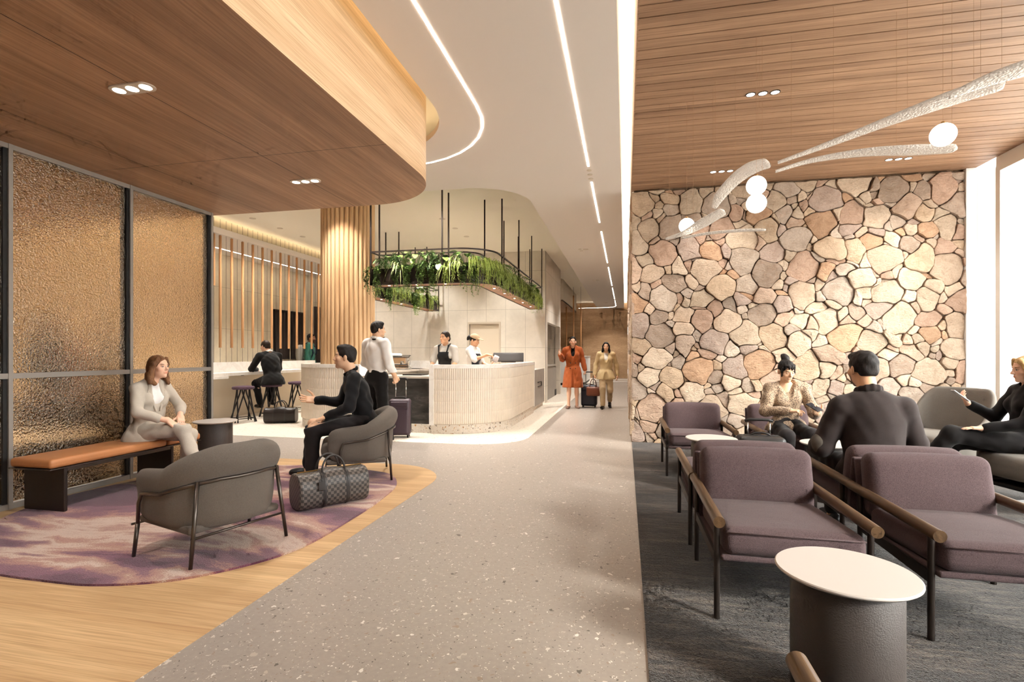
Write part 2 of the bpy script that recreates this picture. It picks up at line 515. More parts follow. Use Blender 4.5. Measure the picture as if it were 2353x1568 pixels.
def partition_glass():
    N = NT('bronze_textured_glass'); co = N.coord()
    n = N.noise(co, 60, 2, .5, .6); n2 = N.voro(co, 75, 'SMOOTH_F1')
    g = N.n('ShaderNodeBsdfGlass'); g.inputs['Color'].default_value = lin((250, 230, 200)); g.inputs['Roughness'].default_value = .05; g.inputs['IOR'].default_value = 1.12
    gl = N.n('ShaderNodeBsdfGlossy'); gl.inputs['Color'].default_value = (.9, .82, .72, 1); gl.inputs['Roughness'].default_value = .12
    bp = N.bump(N.math('ADD', n, n2.outputs['Distance']), .42, .02)
    N.put(g.inputs['Normal'], bp); N.put(gl.inputs['Normal'], bp)
    fr = N.n('ShaderNodeLayerWeight'); fr.inputs[0].default_value = .25; N.put(fr.inputs['Normal'], bp)
    m = N.n('ShaderNodeMixShader'); N.put(m.inputs[0], N.math('ADD', fr.outputs['Facing'], .08, clamp=True)); N.put(m.inputs[1], g.outputs[0]); N.put(m.inputs[2], gl.outputs[0])
    N.t.links.new(m.outputs[0], N.out.inputs[0]); return N.mat
PGLASS = partition_glass()

def clear_glass():
    N = NT('window_glass')
    tr = N.n('ShaderNodeBsdfTransparent'); tr.inputs[0].default_value = (.97, .985, .98, 1)
    gl = N.n('ShaderNodeBsdfGlossy'); gl.inputs['Roughness'].default_value = .02
    m = N.n('ShaderNodeMixShader'); m.inputs[0].default_value = .05; N.put(m.inputs[1], tr.outputs[0]); N.put(m.inputs[2], gl.outputs[0])
    N.t.links.new(m.outputs[0], N.out.inputs[0]); return N.mat
WGLASS = clear_glass()

# ================================================================== SETTING
def st(name, mb, mats, label, cat, **kw):
    return tag(mb.build(name, mats, **kw), label, cat, kind='structure')

ZC = 3.69      # corridor ceiling and slatted ceiling
ZR = 4.0       # raised ceiling over the cafe
ZS = 3.045     # underside of the timber soffit
XG = -5.03     # textured glass partition
YB = 7.83      # stone wall face
XW = 4.41      # window wall

# floors
m = MB(); m.box(-10, -6, -.08, XW + .12, 30, 0)
st('floor', m, GREYTZ, 'grey terrazzo floor running down the middle of the concourse', 'floor')
corner = [(-1.9, -6), (-1.9, 4.93)] + arc(-2.65, 4.93, .75, 0, 90)[1:]
m = MB(); m.prism([(XG, -6)] + corner + [(XG, 5.68)], 0, .003, bottom=False)
st('floor_timber', m, OAK, 'oak plank floor zone round the purple rug', 'floor')
m = MB(); m.prism([(-10, -6), (XG, -6), (XG, 5.68), (-10, 5.68)], 0, .003, bottom=False)
st('floor_meeting_room', m, simple('meeting_room_carpet', (70, 58, 50), 1.0, var=.2, vscale=30), 'dark carpet floor behind the textured glass partition', 'floor')
m = MB(); m.prism([(-10, 7.13), (-2.26, 7.13)] + arc(-2.26, 7.93, .8, -90, 0)[1:] + [(-1.46, 17), (-1.3, 29), (-10, 29)], 0, .003, bottom=False)
st('floor_cafe', m, LIGHTTZ, 'pale terrazzo floor round the cafe counter', 'floor')
m = MB(); m.prism([(.093, -6), (XW + .2, -6), (XW + .2, YB), (.093, YB)], 0, .006, bottom=False)
st('floor_carpet', m, CARPET, 'charcoal streaked carpet under the purple armchairs', 'floor')

# timber soffit + fascia
edge = [(-1.945, -6), (-1.945, 4.72)] + arc(-2.845, 4.72, .9, 0, 90, 22)[1:] + [(-9.4, 5.62)]
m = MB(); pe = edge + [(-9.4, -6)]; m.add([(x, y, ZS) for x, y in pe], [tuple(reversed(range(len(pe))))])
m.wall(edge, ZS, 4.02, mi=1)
st('ceiling_timber', m, [SOFFIT, FASCIA_LIT], 'low timber veneer soffit with curved fascia over the seating', 'ceiling', flip=False)

# corridor ceiling with the curved cut-outs
op_in = [(-1.805, -6), (-1.805, 4.70)] + arc(-2.865, 4.70, 1.06, 0, 90, 20)[1:] + [(-9.5, 5.76)]
rec = [(-1.45, 29), (-1.45, 8.05)] + [p for p in arc(-2.3, 8.05, .85, 0, -90, 18)[1:]] + [(-7.9, 7.2), (-9.5, 7.2)]
poly = [(-.059, -6), (-.059, 29)] + rec + list(reversed(op_in))
m = MB(); m.prism(poly, ZC, ZC + .06)
st('ceiling', m, [PAINT], 'smooth off-white ceiling over the corridor with curved edges', 'ceiling')
m = MB(); m.box(-10, -6.2, ZR + .05, XW + .12, 30, ZR + .25)
st('ceiling_slab', m, CREAM, 'upper ceiling above the lighting coves', 'ceiling')
m = MB(); m.prism([(-7.9, 7.2), (-1.45, 7.2), (-1.45, 29), (-7.9, 29)], ZR, ZR + .04)
st('ceiling_cafe', m, CREAM, 'raised cream ceiling recess over the cafe', 'ceiling')
m = MB(); m.wall(rec[:-1], ZC + .06, ZR)
m.box(-9.5, 7.2, ZC, -7.9, 29, ZC + .04); m.box(-7.94, 7.2, ZC + .04, -7.9, 29, ZC + .12)
st('ceiling_bulkhead', m, PAINT, 'bulkhead round the edge of the raised cafe ceiling', 'ceiling', flip=False)

# slatted ceiling over the lounge
m = MB(); p = .136
for i in range(102):
    y1 = YB + .06 - i * p
    m.box(.095, y1 - p + .011, ZC, XW, y1, ZC + .022)
m.box(.095, -6, ZC + .04, XW, YB + .1, ZC + .06, mi=1)
m.box(.083, -6, ZC - .004, .095, YB + .1, ZR, mi=0)
st('ceiling_slats', m, [SLAT, simple('slat_backing', (52, 32, 20), .9)], 'timber slat ceiling over the carpeted lounge', 'ceiling')
m = MB(); m.box(-.059, -6, ZR - .02, .083, 29, ZR)
m.wall([(-.059, -6), (-.059, 29)], ZC + .06, ZR)
st('trim_1', m, WHITE, 'white lined light slot between the two ceilings', 'trim', flip=False)
m = MB(); m.box(-.045, -6, ZR - .035, .07, 28.2, ZR - .021)
tag(m.build('cove_light', COVEW), 'glowing warm light slot beside the timber slat ceiling', 'light')

# stone wall --------------------------------------------------------------
def stones(W, H, radii, seed, gap=.006):
    rnd = random.Random(seed); pts = []
    for r, tries in radii:
        for _ in range(tries):
            x, y = rnd.uniform(-.05, W + .05), rnd.uniform(-.05, H + .05)
            if all(math.hypot((x - q[0]) * .85, y - q[1]) > (r + q[2]) * .66 for q in pts): pts.append((x, y, r))
    cells = []
    for i, (x, y, r) in enumerate(pts):
        pol = [(0, 0), (W, 0), (W, H), (0, H)]
        near = sorted((q for j, q in enumerate(pts) if j != i), key=lambda q: math.hypot(q[0] - x, q[1] - y))[:26]
        for (a, b, s) in near:
            dx, dy = a - x, b - y; d = math.hypot(dx, dy)
            t = (d * d + (r * r - s * s) * .8) / (2 * d) - gap * rnd.uniform(.4, 1.3)
            nx, ny = dx / d, dy / d
            out = []
            for k in range(len(pol)):
                p, q = pol[k], pol[(k + 1) % len(pol)]
                fp = (p[0] - x) * nx + (p[1] - y) * ny - t; fq = (q[0] - x) * nx + (q[1] - y) * ny - t
                if fp <= 0: out.append(p)
                if (fp < 0) != (fq < 0):
                    u = fp / (fp - fq); out.append((p[0] + (q[0] - p[0]) * u, p[1] + (q[1] - p[1]) * u))
            pol = out
            if len(pol) < 3: break
        if len(pol) >= 3: cells.append(pol)
    return cells
TINTS = [(222, 207, 186), (216, 196, 170), (212, 190, 170), (200, 188, 174), (190, 174, 158), (221, 208, 191), (210, 178, 148), (206, 180, 160), (218, 203, 181), (198, 182, 170), (220, 202, 180), (216, 200, 178)]
def stone_face(mb, cells, to3, seed, depth=(.03, .075)):
    rnd = random.Random(seed); Wm = max(p[0] for c in cells for p in c); Hm = max(p[1] for c in cells for p in c)
    for pol in cells:
        n = len(pol)
        cx = sum(p[0] for p in pol) / n; cy = sum(p[1] for p in pol) / n
        P = []
        for k in range(n):      # cut the corners, then walk the edges
            a, b = pol[k], pol[(k + 1) % n]
            L = math.dist(a, b); c = min(.3, .013 / max(L, 1e-4))
            mN = max(1, int(L / .045))
            for i in range(mN + 1):
                t = c + (1 - 2 * c) * i / mN
                P.append((a[0] + (b[0] - a[0]) * t + rnd.uniform(-.004, .004), a[1] + (b[1] - a[1]) * t + rnd.uniform(-.004, .004)))
        size = max(math.dist(p, (cx, cy)) for p in P)
        def wp(p):
            fx = min(1, p[0] / .12, (Wm - p[0]) / .12); fy = min(1, p[1] / .12, (Hm - p[1]) / .12); fx = max(0, fx); fy = max(0, fy)
            return (p[0] + fx * (.034 * math.sin(9 * p[1] + 3 * math.sin(4 * p[0])) + .01 * math.sin(31 * p[1])), p[1] + fy * (.03 * math.sin(8 * p[0] + 2.5 * math.sin(5 * p[1])) + .009 * math.sin(29 * p[0] + 1)))
        P = [wp(p) for p in P]; cx, cy = wp((cx, cy))
        h = rnd.uniform(*depth) * min(1, size / .14 + .3); tx, ty = rnd.uniform(-.07, .07), rnd.uniform(-.07, .07)
        tint = lin(rnd.choice(TINTS)); tint = (tint[0] * 1.1, tint[1] * 1.03, tint[2] * 1.0); br = rnd.uniform(.76, .98); col = tuple(min(.78, x * br) for x in tint[:3]) + (1,)
        f1, f2, ph = rnd.uniform(12, 22), rnd.uniform(12, 22), rnd.uniform(0, 6)
        def z(x, y, k): return k * (h + tx * (x - cx) + ty * (y - cy) + .006 * math.sin(f1 * x + ph) * math.cos(f2 * y - ph) + rnd.uniform(-.003, .003))
        rings = []
        for s, k in ((1.0, 0), (1.0, .8), (.985, .95), (.94, 1.0), (.6, 1.04), (.3, 1.06)):
            ring = []
            for (x, y) in P:
                X = cx + (x - cx) * s; Y = cy + (y - cy) * s
                ring.append((X, Y, max(0, z(X, Y, k)) if k else -.01))
            rings.append(ring)
        vs = [to3(*q) for r in rings for q in r] + [to3(cx, cy, h * 1.05)]
        N = len(P); fs = []
        for i in range(len(rings) - 1):
            for k in range(N):
                k2 = (k + 1) % N; fs.append((i * N + k, i * N + k2, (i + 1) * N + k2, (i + 1) * N + k))
        for k in range(N): fs.append(((len(rings) - 1) * N + k, (len(rings) - 1) * N + (k + 1) % N, len(vs) - 1))
        mb.add(vs, fs, 0)
        mb.col.extend([col] * len(vs))
m = MB(); m.col = []
Wst = XW - .115 - .093
c1 = stones(Wst, ZC - .03, [(.21, 140), (.165, 400), (.12, 1100), (.08, 2000), (.05, 1600)], 5)
stone_face(m, c1, lambda x, y, z: (.093 + x, YB + .03 - z, y), 3)
c2 = stones(9.0, ZC - .03, [(.26, 400), (.2, 900), (.13, 1600)], 11)
stone_face(m, c2, lambda x, y, z: (.12 - z * .7, YB + x, y), 4)
n0 = len(m.v)
m.box(.125, YB + .035, 0, XW - .115, YB + .5, ZC, mi=1); m.box(.125, YB + .4, 0, .6, 28.5, ZC, mi=1)
m.col.extend([(1, 1, 1, 1)] * (len(m.v) - n0))
st('wall_stone', m, [STONE, MORTAR], 'random rubble stone wall in cream and tan behind the lounge', 'wall', auto=38)

# window wall on the right ------------------------------------------------
m = MB()
m.box(XW - .115, YB - .03, 0, XW + .05, YB + .5, ZC)               # white end beside the stone
m.box(XW, 7.42, 0, XW + .05, 7.44, ZC)
m.box(XW, -6, 3.56, XW + .12, 7.42, ZR); m.box(XW, -6, .12, XW + .12, -1.6, 3.56)
m.box(XW, -6, 0, XW + .12, 7.42, .12)
st('wall_right', m, WHITE, 'white window wall at the far right beside the stone', 'wall')
ys = [7.34, 5.3, 3.0, .7, -1.6]
for k in range(4):
    t = tag(link(bpy.data.objects.new('window_%d' % (k + 1), None)), 'tall white framed window bay of the right hand glass wall', 'window', 'window bays of the right wall', 'structure')
    a, b = ys[k + 1], ys[k]
    f = MB(); f.box(XW - .02, b, .12, XW + .12, b + .08, 3.56); f.box(XW - .02, a + .08, .12, XW + .08, b, .18); f.box(XW - .02, a + .08, 3.5, XW + .08, b, 3.56)
    f.build('window_frame', WHITE, t)
    g = MB(); g.box(XW + .03, a + .08, .18, XW + .04, b, 3.5); g.build('window_pane', WGLASS, t)
    t['label'] = ['white framed window bay touching the stone wall end at the right edge', 'second tall window bay from the stone wall, outside the frame', 'third tall window bay from the stone wall, outside the frame', 'fourth tall window bay from the stone wall, outside the frame', 'fifth tall window bay from the stone wall, outside the frame', 'last tall window bay by the rear wall, outside the frame'][k]

# remaining walls
m = MB(); m.box(-10, -6.3, 0, 6, -6, ZR + .1); st('wall_rear', m, WHITE, 'plain white wall behind the viewpoint', 'wall')
m = MB(); m.box(-9.7, -6, 0, -9.5, 29, ZR)
st('wall_left', m, TILELEFT, 'beige stone tile wall behind the hanging dowels', 'wall')
m = MB(); m.box(-9.5, 13.5, 0, -2.05, 13.6, ZR)
m.v = []; m.f = []; m.m = []
m.box(-9.5 + 2.2, 13.5, 0, -4.14, 13.62, ZR); m.box(-3.28, 13.5, 0, -2.05, 13.62, ZR); m.box(-4.14, 13.5, 2.12, -3.28, 13.62, ZR)
st('wall_back', m, TILEBACK, 'large format stone tile wall behind the cafe counter', 'wall')
m = MB(); m.box(-2.2, 13.62, 0, -2.05, 13.89, ZR); m.box(-2.2, 16.62, 0, -2.05, 16.78, ZR); m.box(-2.2, 13.89, 2.15, -2.05, 16.62, ZR)
m.box(-3.2, 13.62, 0, -2.2, 13.8, ZR); m.box(-3.3, 13.8, 0, -3.2, 16.78, ZR); m.box(-3.2, 16.7, 0, -2.2, 16.78, ZR)
st('wall_side', m, TILESIDE, 'stone tile wall end turning from the cafe into the corridor', 'wall')
t = tag(link(bpy.data.objects.new('door_1', None)), 'flush beige door in the tile wall behind the baristas', 'door', kind='structure')
m = MB(); m.box(-4.12, 13.55, 0, -3.3, 13.6, 2.1); m.build('door_panel', simple('door_paint', (206, 192, 172), .6), t)
m = MB(); m.box(-4.17, 13.485, 0, -4.12, 13.498, 2.1); m.box(-3.3, 13.485, 0, -3.25, 13.498, 2.1); m.box(-4.17, 13.485, 2.1, -3.25, 13.498, 2.15); m.build('door_frame', simple('door_frame_paint', (188, 174, 156), .6), t)
# curved timber wall closing the corridor
path = [(.12, 27.9)] + [(-.2 - 2.0 * i / 12, 27.95 + .12 * math.sin(i / 12 * PI)) for i in range(13)] + [(-9.5, 28.4)]
m = MB(); m.wall(path, 0, ZR + .1); m.prism(list(reversed(path)) + [(-9.5, 28.9), (.12, 28.9)], ZC + .02, ZC + .04)
st('wall_far', m, FARWOOD, 'timber panelled wall closing the far end of the corridor', 'wall', flip=False)
m = MB()
m.box(-1.5, 25.3, 0, .12, 25.9, .02); m.box(-1.5, 23.6, 0, .12, 24.0, .02)
st('trim_2', m, simple('floor_strip', (176, 164, 150), .5), 'pale threshold strips across the far corridor floor', 'trim')

# dark openings in the left tile wall
for nm, y0, y1, z0, z1, lab in (('window_7', 12.65, 13.25, 1.17, 2.5, 'nearer of two dark panes in the left tile wall'), ('window_8', 13.42, 14.0, 1.17, 2.5, 'farther of two dark panes in the left tile wall')):
    t = tag(link(bpy.data.objects.new(nm, None)), lab, 'window', kind='structure')
    m = MB(); m.box(-9.5, y0, z0, -9.47, y1, z1); m.build('window_pane', simple('dark_glass', (52, 46, 46), .25), t)
    m = MB(); m.box(-9.5, y0 - .03, z0 - .03, -9.45, y0, z1 + .03); m.box(-9.5, y1, z0 - .03, -9.45, y1 + .03, z1 + .03); m.box(-9.5, y0, z1, -9.45, y1, z1 + .03); m.box(-9.5, y0, z0 - .03, -9.45, y1, z0); m.build('window_frame', BLACK, t)
m = MB(); m.box(-9.5, 14.54, 0, -9.44, 16.6, 2.77)
st('door_2', m, simple('dark_doorway', (74, 66, 62), .6, var=.1, vscale=2), 'dark doorway beside the fluted column', 'door')

# textured glass partition
ym = [5.50, 4.425, 3.34, 2.26, 1.17, .08, -1.0, -2.1, -3.2, -4.3, -5.4]
N_ = NT('translucent_return_wall'); a_ = N_.n('ShaderNodeBsdfTranslucent'); a_.inputs[0].default_value = (.9, .9, .9, 1); d_ = N_.n('ShaderNodeBsdfDiffuse'); d_.inputs[0].default_value = (.9, .9, .89, 1)  # return wall made translucent so the sky behind brightens it
mx_ = N_.n('ShaderNodeMixShader'); mx_.inputs[0].default_value = .4; N_.put(mx_.inputs[1], a_.outputs[0]); N_.put(mx_.inputs[2], d_.outputs[0]); N_.t.links.new(mx_.outputs[0], N_.out.inputs[0])
t = tag(link(bpy.data.objects.new('window_6', None)), 'white return wall between the stone wall and the window bay, translucent to look daylit', 'window', kind='structure')
m = MB(); m.box(XW + .01, 7.44, 0, XW + .03, YB - .03, ZC); m.build('window_pane', N_.mat, t)
labs = ['bronze textured glass bay of the partition nearest the bar stools', 'bronze textured glass bay of the partition behind the tan bench', 'bronze textured glass bay of the partition cut by the left edge']
for k in range(len(ym) - 1):
    b, a = ym[k], ym[k + 1]
    t = tag(link(bpy.data.objects.new('window_%d' % (k + 9), None)), labs[k] if k < 3 else 'bronze glass partition bay outside the frame, number %s from the bar end' % ['four', 'five', 'six', 'seven', 'eight', 'nine', 'ten'][k - 3], 'glass partition', kind='structure')
    g = MB(); g.box(XG - .008, a + .03, .06, XG + .004, b - .03, 1.09); g.box(XG - .008, a + .03, 1.135, XG + .004, b - .03, ZS - .04); g.build('window_pane', PGLASS, t)
    f = MB()
    f.box(XG - .06, b - .016, 0, XG + .035, b + .016, ZS); f.box(XG - .05, a + .016, 1.09, XG + .03, b - .016, 1.135)
    f.box(XG - .05, a + .016, .004, XG + .03, b - .016, .05); f.box(XG - .05, a + .016, ZS - .04, XG + .03, b - .016, ZS)
    f.build('window_frame', FRAMEGREY, t)
    f = MB(); f.box(XG - .06, b - .048, .05, XG + .02, b - .016, ZS - .04); f.build('window_seal', SEALBLACK, t)

# LED strips --------------------------------------------------------------
def led(name, path, label, w=.022):
    m = MB(); rs = resample(path, .25)
    L = [(x + nx * w / 2, y + ny * w / 2) for x, y, nx, ny, s in rs]; R = [(x - nx * w / 2, y - ny * w / 2) for x, y, nx, ny, s in rs]
    for i in range(len(rs) - 1):
        m.add([(*L[i], ZC - .004), (*L[i + 1], ZC - .004), (*R[i + 1], ZC - .004), (*R[i], ZC - .004)], [(0, 1, 2, 3)])
        m.add([(*L[i], ZC - .004), (*L[i + 1], ZC - .004), (*L[i + 1], ZC + .001), (*L[i], ZC + .001)], [(0, 1, 2, 3)])
        m.add([(*R[i], ZC - .004), (*R[i + 1], ZC - .004), (*R[i + 1], ZC + .001), (*R[i], ZC + .001)], [(0, 1, 2, 3)])
    return tag(m.build(name, LEDW), label, 'light strip', 'recessed ceiling light lines')
led('light_strip', [(-1.40, -6), (-1.40, 4.75)] + arc(-2.72, 4.86, 1.32, 0, 90, 24)[0:] + [(-9.4, 6.18)], 'white light line that curves round the timber fascia')
segs = [(-6, 6.69), (7.3, 9.6), (10.3, 13.9), (14.6, 18.6), (19.2, 23.2)]
sl = ['longest straight white light line along the corridor ceiling', 'white light line just past the first three dot downlights', 'third straight light line down the corridor ceiling', 'fourth straight light line down the corridor ceiling', 'fifth straight light line, far down the corridor']
for (a, b), l in zip(segs, sl): led('light_strip', [(-.46, a), (-.46, b)], l)
led('light_strip', [(-.46, 23.7), (-.46, 26.6), (-.56, 27.1), (-1.0, 27.4), (-2.4, 27.5)], 'farthest light line that bends left before the timber wall')
led('light_strip', [(-9.0, 7.3), (-9.0, 28)], 'thin light line under the left bulkhead above the dowels', .03)

# cove lights hidden behind the ceiling edges
def cove(x0, y0, z0, x1, y1, z1, label, mat=COVE):
    m = MB(); m.box(x0, y0, z0, x1, y1, z1); tag(m.build('cove_light', mat), label, 'light', 'cove lights above the ceiling edges')
cove(-1.70, -6, ZC + .07, -1.66, 4.7, ZC + .09, 'warm cove light above the ceiling edge beside the timber fascia')
cove(-4.6, 5.86, ZC + .07, -2.9, 5.9, ZC + .09, 'warm cove light above the ceiling edge behind the timber fascia')
m = MB(); m.tube([(x, y, ZC + .08) for x, y in arc(-2.865, 4.70, 1.17, 2, 88, 16)], .014, 6); tag(m.build('cove_light', COVE), 'curved cove light above the rounded ceiling edge at the fascia corner', 'light', 'cove lights above the ceiling edges')
cove(-8.06, 7.3, ZC + .05, -8.02, 28, ZC + .07, 'warm cove light on top of the left bulkhead', COVE)
# ================================================================== CAFE COUNTER, BAR, COLUMN, FIXTURES
RIBTILE = simple('ribbed_tile_glaze', (226, 214, 198), .35, var=.06, vscale=5)
GROUT = simple('tile_grout', (190, 176, 158), .8)

def ribbed(mb, path, z0, z1, step=.034, rows=5, amp=.010, mi=0):
    """half round vertical ribs in rows along a plan path (outside on the right of travel)"""
    rs = resample(path, step)
    prof = [(0.06, 0.0), (.2, .7), (.5, 1.0), (.8, .7), (.94, 0.0)]
    pts = []
    for i in range(len(rs) - 1):
        a, b = rs[i], rs[i + 1]
        for t, d in prof:
            nx = a[2] + (b[2] - a[2]) * t; ny = a[3] + (b[3] - a[3]) * t
            pts.append((a[0] + (b[0] - a[0]) * t + nx * d * amp, a[1] + (b[1] - a[1]) * t + ny * d * amp))
    hz = (z1 - z0) / rows; zs = []
    for r in range(rows):
        zs += [(z0 + r * hz, -.004), (z0 + r * hz + .004, 0), (z0 + (r + 1) * hz - .004, 0), (z0 + (r + 1) * hz, -.004)]
    n = len(pts); vs = []; fs = []
    nrm = []
    for i in range(n):
        a, b = pts[max(i - 5, 0)], pts[min(i + 5, n - 1)]
        l = math.hypot(b[0] - a[0], b[1] - a[1]); nrm.append(((b[1] - a[1]) / l, -(b[0] - a[0]) / l))
    for z, d in zs:
        for i in range(n): vs.append((pts[i][0] + nrm[i][0] * d, pts[i][1] + nrm[i][1] * d, z))
    for k in range(len(zs) - 1):
        for i in range(n - 1): fs.append((k * n + i, k * n + i + 1, (k + 1) * n + i + 1, (k + 1) * n + i))
    mb.add(vs, fs, mi)

def offset(path, d):
    rs = resample(path, .06)
    return [(x + nx * d, y + ny * d) for x, y, nx, ny, s in rs]

def band(mb, path, d0, d1, z0, z1, mi=0):
    o = offset(path, d0); i = offset(path, d1)
    mb.prism(o + list(reversed(i)), z0, z1, mi)

# service counter: three bodies that could be taken apart
rp = [(-3.08, 7.95)] + arc(-2.957, 8.95, 1.0, -90, 0, 24) + [(-1.957, 11.24)]
t = thing('service_counter', 'right curved half of the cafe counter clad in white ribbed tiles', 'counter', group='cafe counter')
m = MB(); ribbed(m, rp, .16, 1.06); m.build('tile_cladding', RIBTILE, t, auto=32, flip=False)
m = MB(); band(m, rp, -.004, -.12, .15, 1.06); m.build('carcass', GROUT, t)
m = MB(); band(m, rp, .012, -.13, 1.06, 1.12); m.box(-3.1, 7.925, .14, -3.075 + .05, 8.22, 1.121); m.box(-2.22, 11.2, .14, -1.945, 11.26, 1.12)
m.build('marble_rim', MARBLE, t)
m = MB(); band(m, rp, -.012, -.12, 0, .15); m.build('plinth', PLINTHTZ, t)
m = MB()
for (u, zz) in ((-2.55, .36), (-2.2, .35), (-2.0, .36), (-1.955, .38)):
    pass
lp = [(-5.9, 11.6), (-5.9, 8.95)] + arc(-4.9, 8.95, 1.0, 180, 270, 24)[1:] + [(-4.35, 7.95)]
t = thing('service_counter', 'left curved half of the cafe counter in front of the fluted column', 'counter', group='cafe counter')
m = MB(); ribbed(m, lp, .16, 1.06); m.build('tile_cladding', RIBTILE, t, auto=32, flip=False)
m = MB(); band(m, lp, -.004, -.12, .15, 1.06); m.build('carcass', GROUT, t)
m = MB(); band(m, lp, .012, -.13, 1.06, 1.12); m.box(-4.40, 7.925, .14, -4.33, 8.35, 1.121); m.box(-4.33, 8.15, .9, -3.9, 8.36, .97) if False else None
m.build('marble_rim', MARBLE, t)
m = MB(); band(m, lp, -.012, -.12, 0, .15); m.build('plinth', PLINTHTZ, t)
t = thing('low_counter', 'low dark stone serving counter between the two ribbed counter halves', 'counter', group='cafe counter')
m = MB(); m.box(-4.33, 8.06, .14, -3.1, 8.16, .89); m.build('front_panel', DARKSTONE, t)
m = MB(); m.box(-4.33, 8.03, .89, -3.1, 8.72, .925); m.build('worktop', simple('low_worktop', (186, 176, 164), .35, var=.12, vscale=5), t)
m = MB(); m.box(-4.33, 8.0, 0, -3.1, 8.16, .14); m.build('plinth', PLINTHTZ, t)
t = thing('back_worktop', 'grey stone worktop along the left inside of the cafe counter', 'counter')
m = MB(); m.box(-5.66, 9.2, .88, -4.95, 12.6, .925); m.box(-5.66, 12.0, .88, -3.9, 12.7, .925); m.build('worktop', GREYSTONE, t)
m = MB(); m.box(-5.6, 9.25, 0, -5.05, 12.6, .88); m.box(-5.05, 12.1, 0, -3.95, 12.65, .88); m.build('base_cabinet', GREYCAB, t)
m = MB(); m.box(-5.75, 12.62, .925, -4.35, 12.66, 1.12); m.build('splashback', MARBLE, t)
t = thing('base_cabinet', 'grey cabinet with a slot handle at the corridor end of the counter', 'cabinet')
m = MB(); m.box(-2.45, 11.3, .1, -2.0, 13.0, .93); m.build('cabinet_body', GREYCAB, t)
m = MB(); m.box(-2.0, 12.0, .62, -1.985, 12.5, .635); m.box(-2.0, 12.0, .52, -1.985, 12.5, .535); m.box(-2.0, 12.485, .52, -1.985, 12.5, .635); m.build('handle', BLACK, t)
m = MB(); m.box(-2.45, 11.3, 0, -2.04, 13.0, .1); m.build('plinth', PLINTHTZ, t)
t = thing('alcove_cabinet', 'tall grey cabinet standing in the corridor alcove of the tile wall', 'cabinet')
m = MB(); m.box(-2.6, 13.95, .0, -2.12, 16.2, .93); m.build('cabinet_body', GREYCAB, t)
m = MB(); m.box(-2.62, 13.93, .93, -2.1, 16.2, .96); m.build('top', GREYSTONE, t)
m = MB(); m.box(-2.12, 15.9, .02, -2.1, 16.15, .2); m.build('foot', BLACK, t)

# coffee machine
t = thing('espresso_machine', 'chrome espresso machine with towels on top on the back worktop', 'coffee machine', (-5.32, 11.5, .925), math.radians(16))
m = MB(); m.rbox((0, .06, .2), (.62, .36, .2), .03); m.rbox((0, 0, .035), (.64, .46, .05), .015); m.rbox((0, .17, .12), (.56, .12, .2), .02); m.build('body', CHROME, t, smooth=True)
m = MB(); m.box(-.3, -.2, .06, .3, .06, .07); m.build('drip_tray', BLACK, t)
for x in (-.15, .15):
    m = MB(); m.lathe([(.035, .14), (.04, .15), (.04, .19), (.03, .2)], (x, -.13, 0), 16); m.build('group_head', CHROME, t, smooth=True)
    m = MB(); m.tube([(x, -.13, .15), (x, -.3, .14)], .013); m.build('portafilter', BLACK, t, smooth=True)
for x in (-.3, .3):
    m = MB(); m.tube([(x, -.12, .22), (x + .02 * (1 if x > 0 else -1), -.2, .16), (x, -.2, .07)], .008); m.build('steam_wand', CHROME, t, smooth=True)
m = MB(); m.tube([(-.31, -.15, .3), (.31, -.15, .3)], .008); m.tube([(-.31, .2, .33), (.31, .2, .33)], .008)
for x in (-.31, .31): m.tube([(x, -.15, .3), (x, .2, .33)], .008)
m.build('cup_rail', BLACK, t, smooth=True)
o = MB().rbox((0, 0, .02), (.34, .22, .07), .03, puff=(0, 0, .01)).build('folded_towel', WHITE, smooth=True, loc=(-5.4, 11.56, 1.245), rot=(0, 0, .3)); tag(o, 'folded white towel lying on the espresso machine', 'towel')

# till screen on the counter
t = thing('till_screen', 'dark angled till display standing on the right ribbed counter', 'till', (-2.33, 10.35, 1.12), math.radians(10))
m = MB(); m.rbox((0, 0, .0), (.62, .035, .2), .012, M=Matrix.Rotation(math.radians(-24), 3, 'X')); m.build('screen', simple('till_plastic', (52, 47, 44), .35), t, smooth=True, loc=(0, 0, .105))
m = MB(); m.rbox((0, .06, .01), (.3, .2, .02), .008); m.box(-.05, .03, .01, .05, .06, .1); m.build('stand', BLACK, t)
m = MB(); m.tube([(-.36, .02, .0), (-.36, .02, .09), (-.40, -.02, .1)], .006); m.build('card_reader_arm', BLACK, t)
m = MB(); m.rbox((0, 0, .008), (.24, .18, .016), .004); m.build('receipt_pad', WHITE, t, loc=(0, .17, .16))
# cooktop between
t = MB().box(-3.75, 8.35, .925, -3.4, 8.65, .945).build('counter_tray', BLACK); tag(t, 'flat black tray on the low counter beside the barista', 'tray')

# bar with stools
t = thing('window_bar', 'long white bar ledge with marble upstand under the hanging dowels', 'bar counter')
m = MB(); m.box(-8.03, 6.6, .93, -7.95, 12.23, 1.125); m.build('upstand', MARBLE, t)
m = MB(); m.box(-7.95, 6.6, .865, -7.5, 11.5, .925); m.box(-7.95, 6.6, .82, -7.46, 8.62, .865); m.build('ledge', MARBLE, t)
m = MB(); m.box(-8.03, 6.6, 0, -7.93, 11.6, .865); m.build('front_panel', GREYPAINT, t)
for i, y in enumerate((8.3, 9.35, 10.6)):
    m = MB(); m.box(-7.8, y, .84, -7.76, y + .04, .866); m.build('bag_hook', BLACK, t)

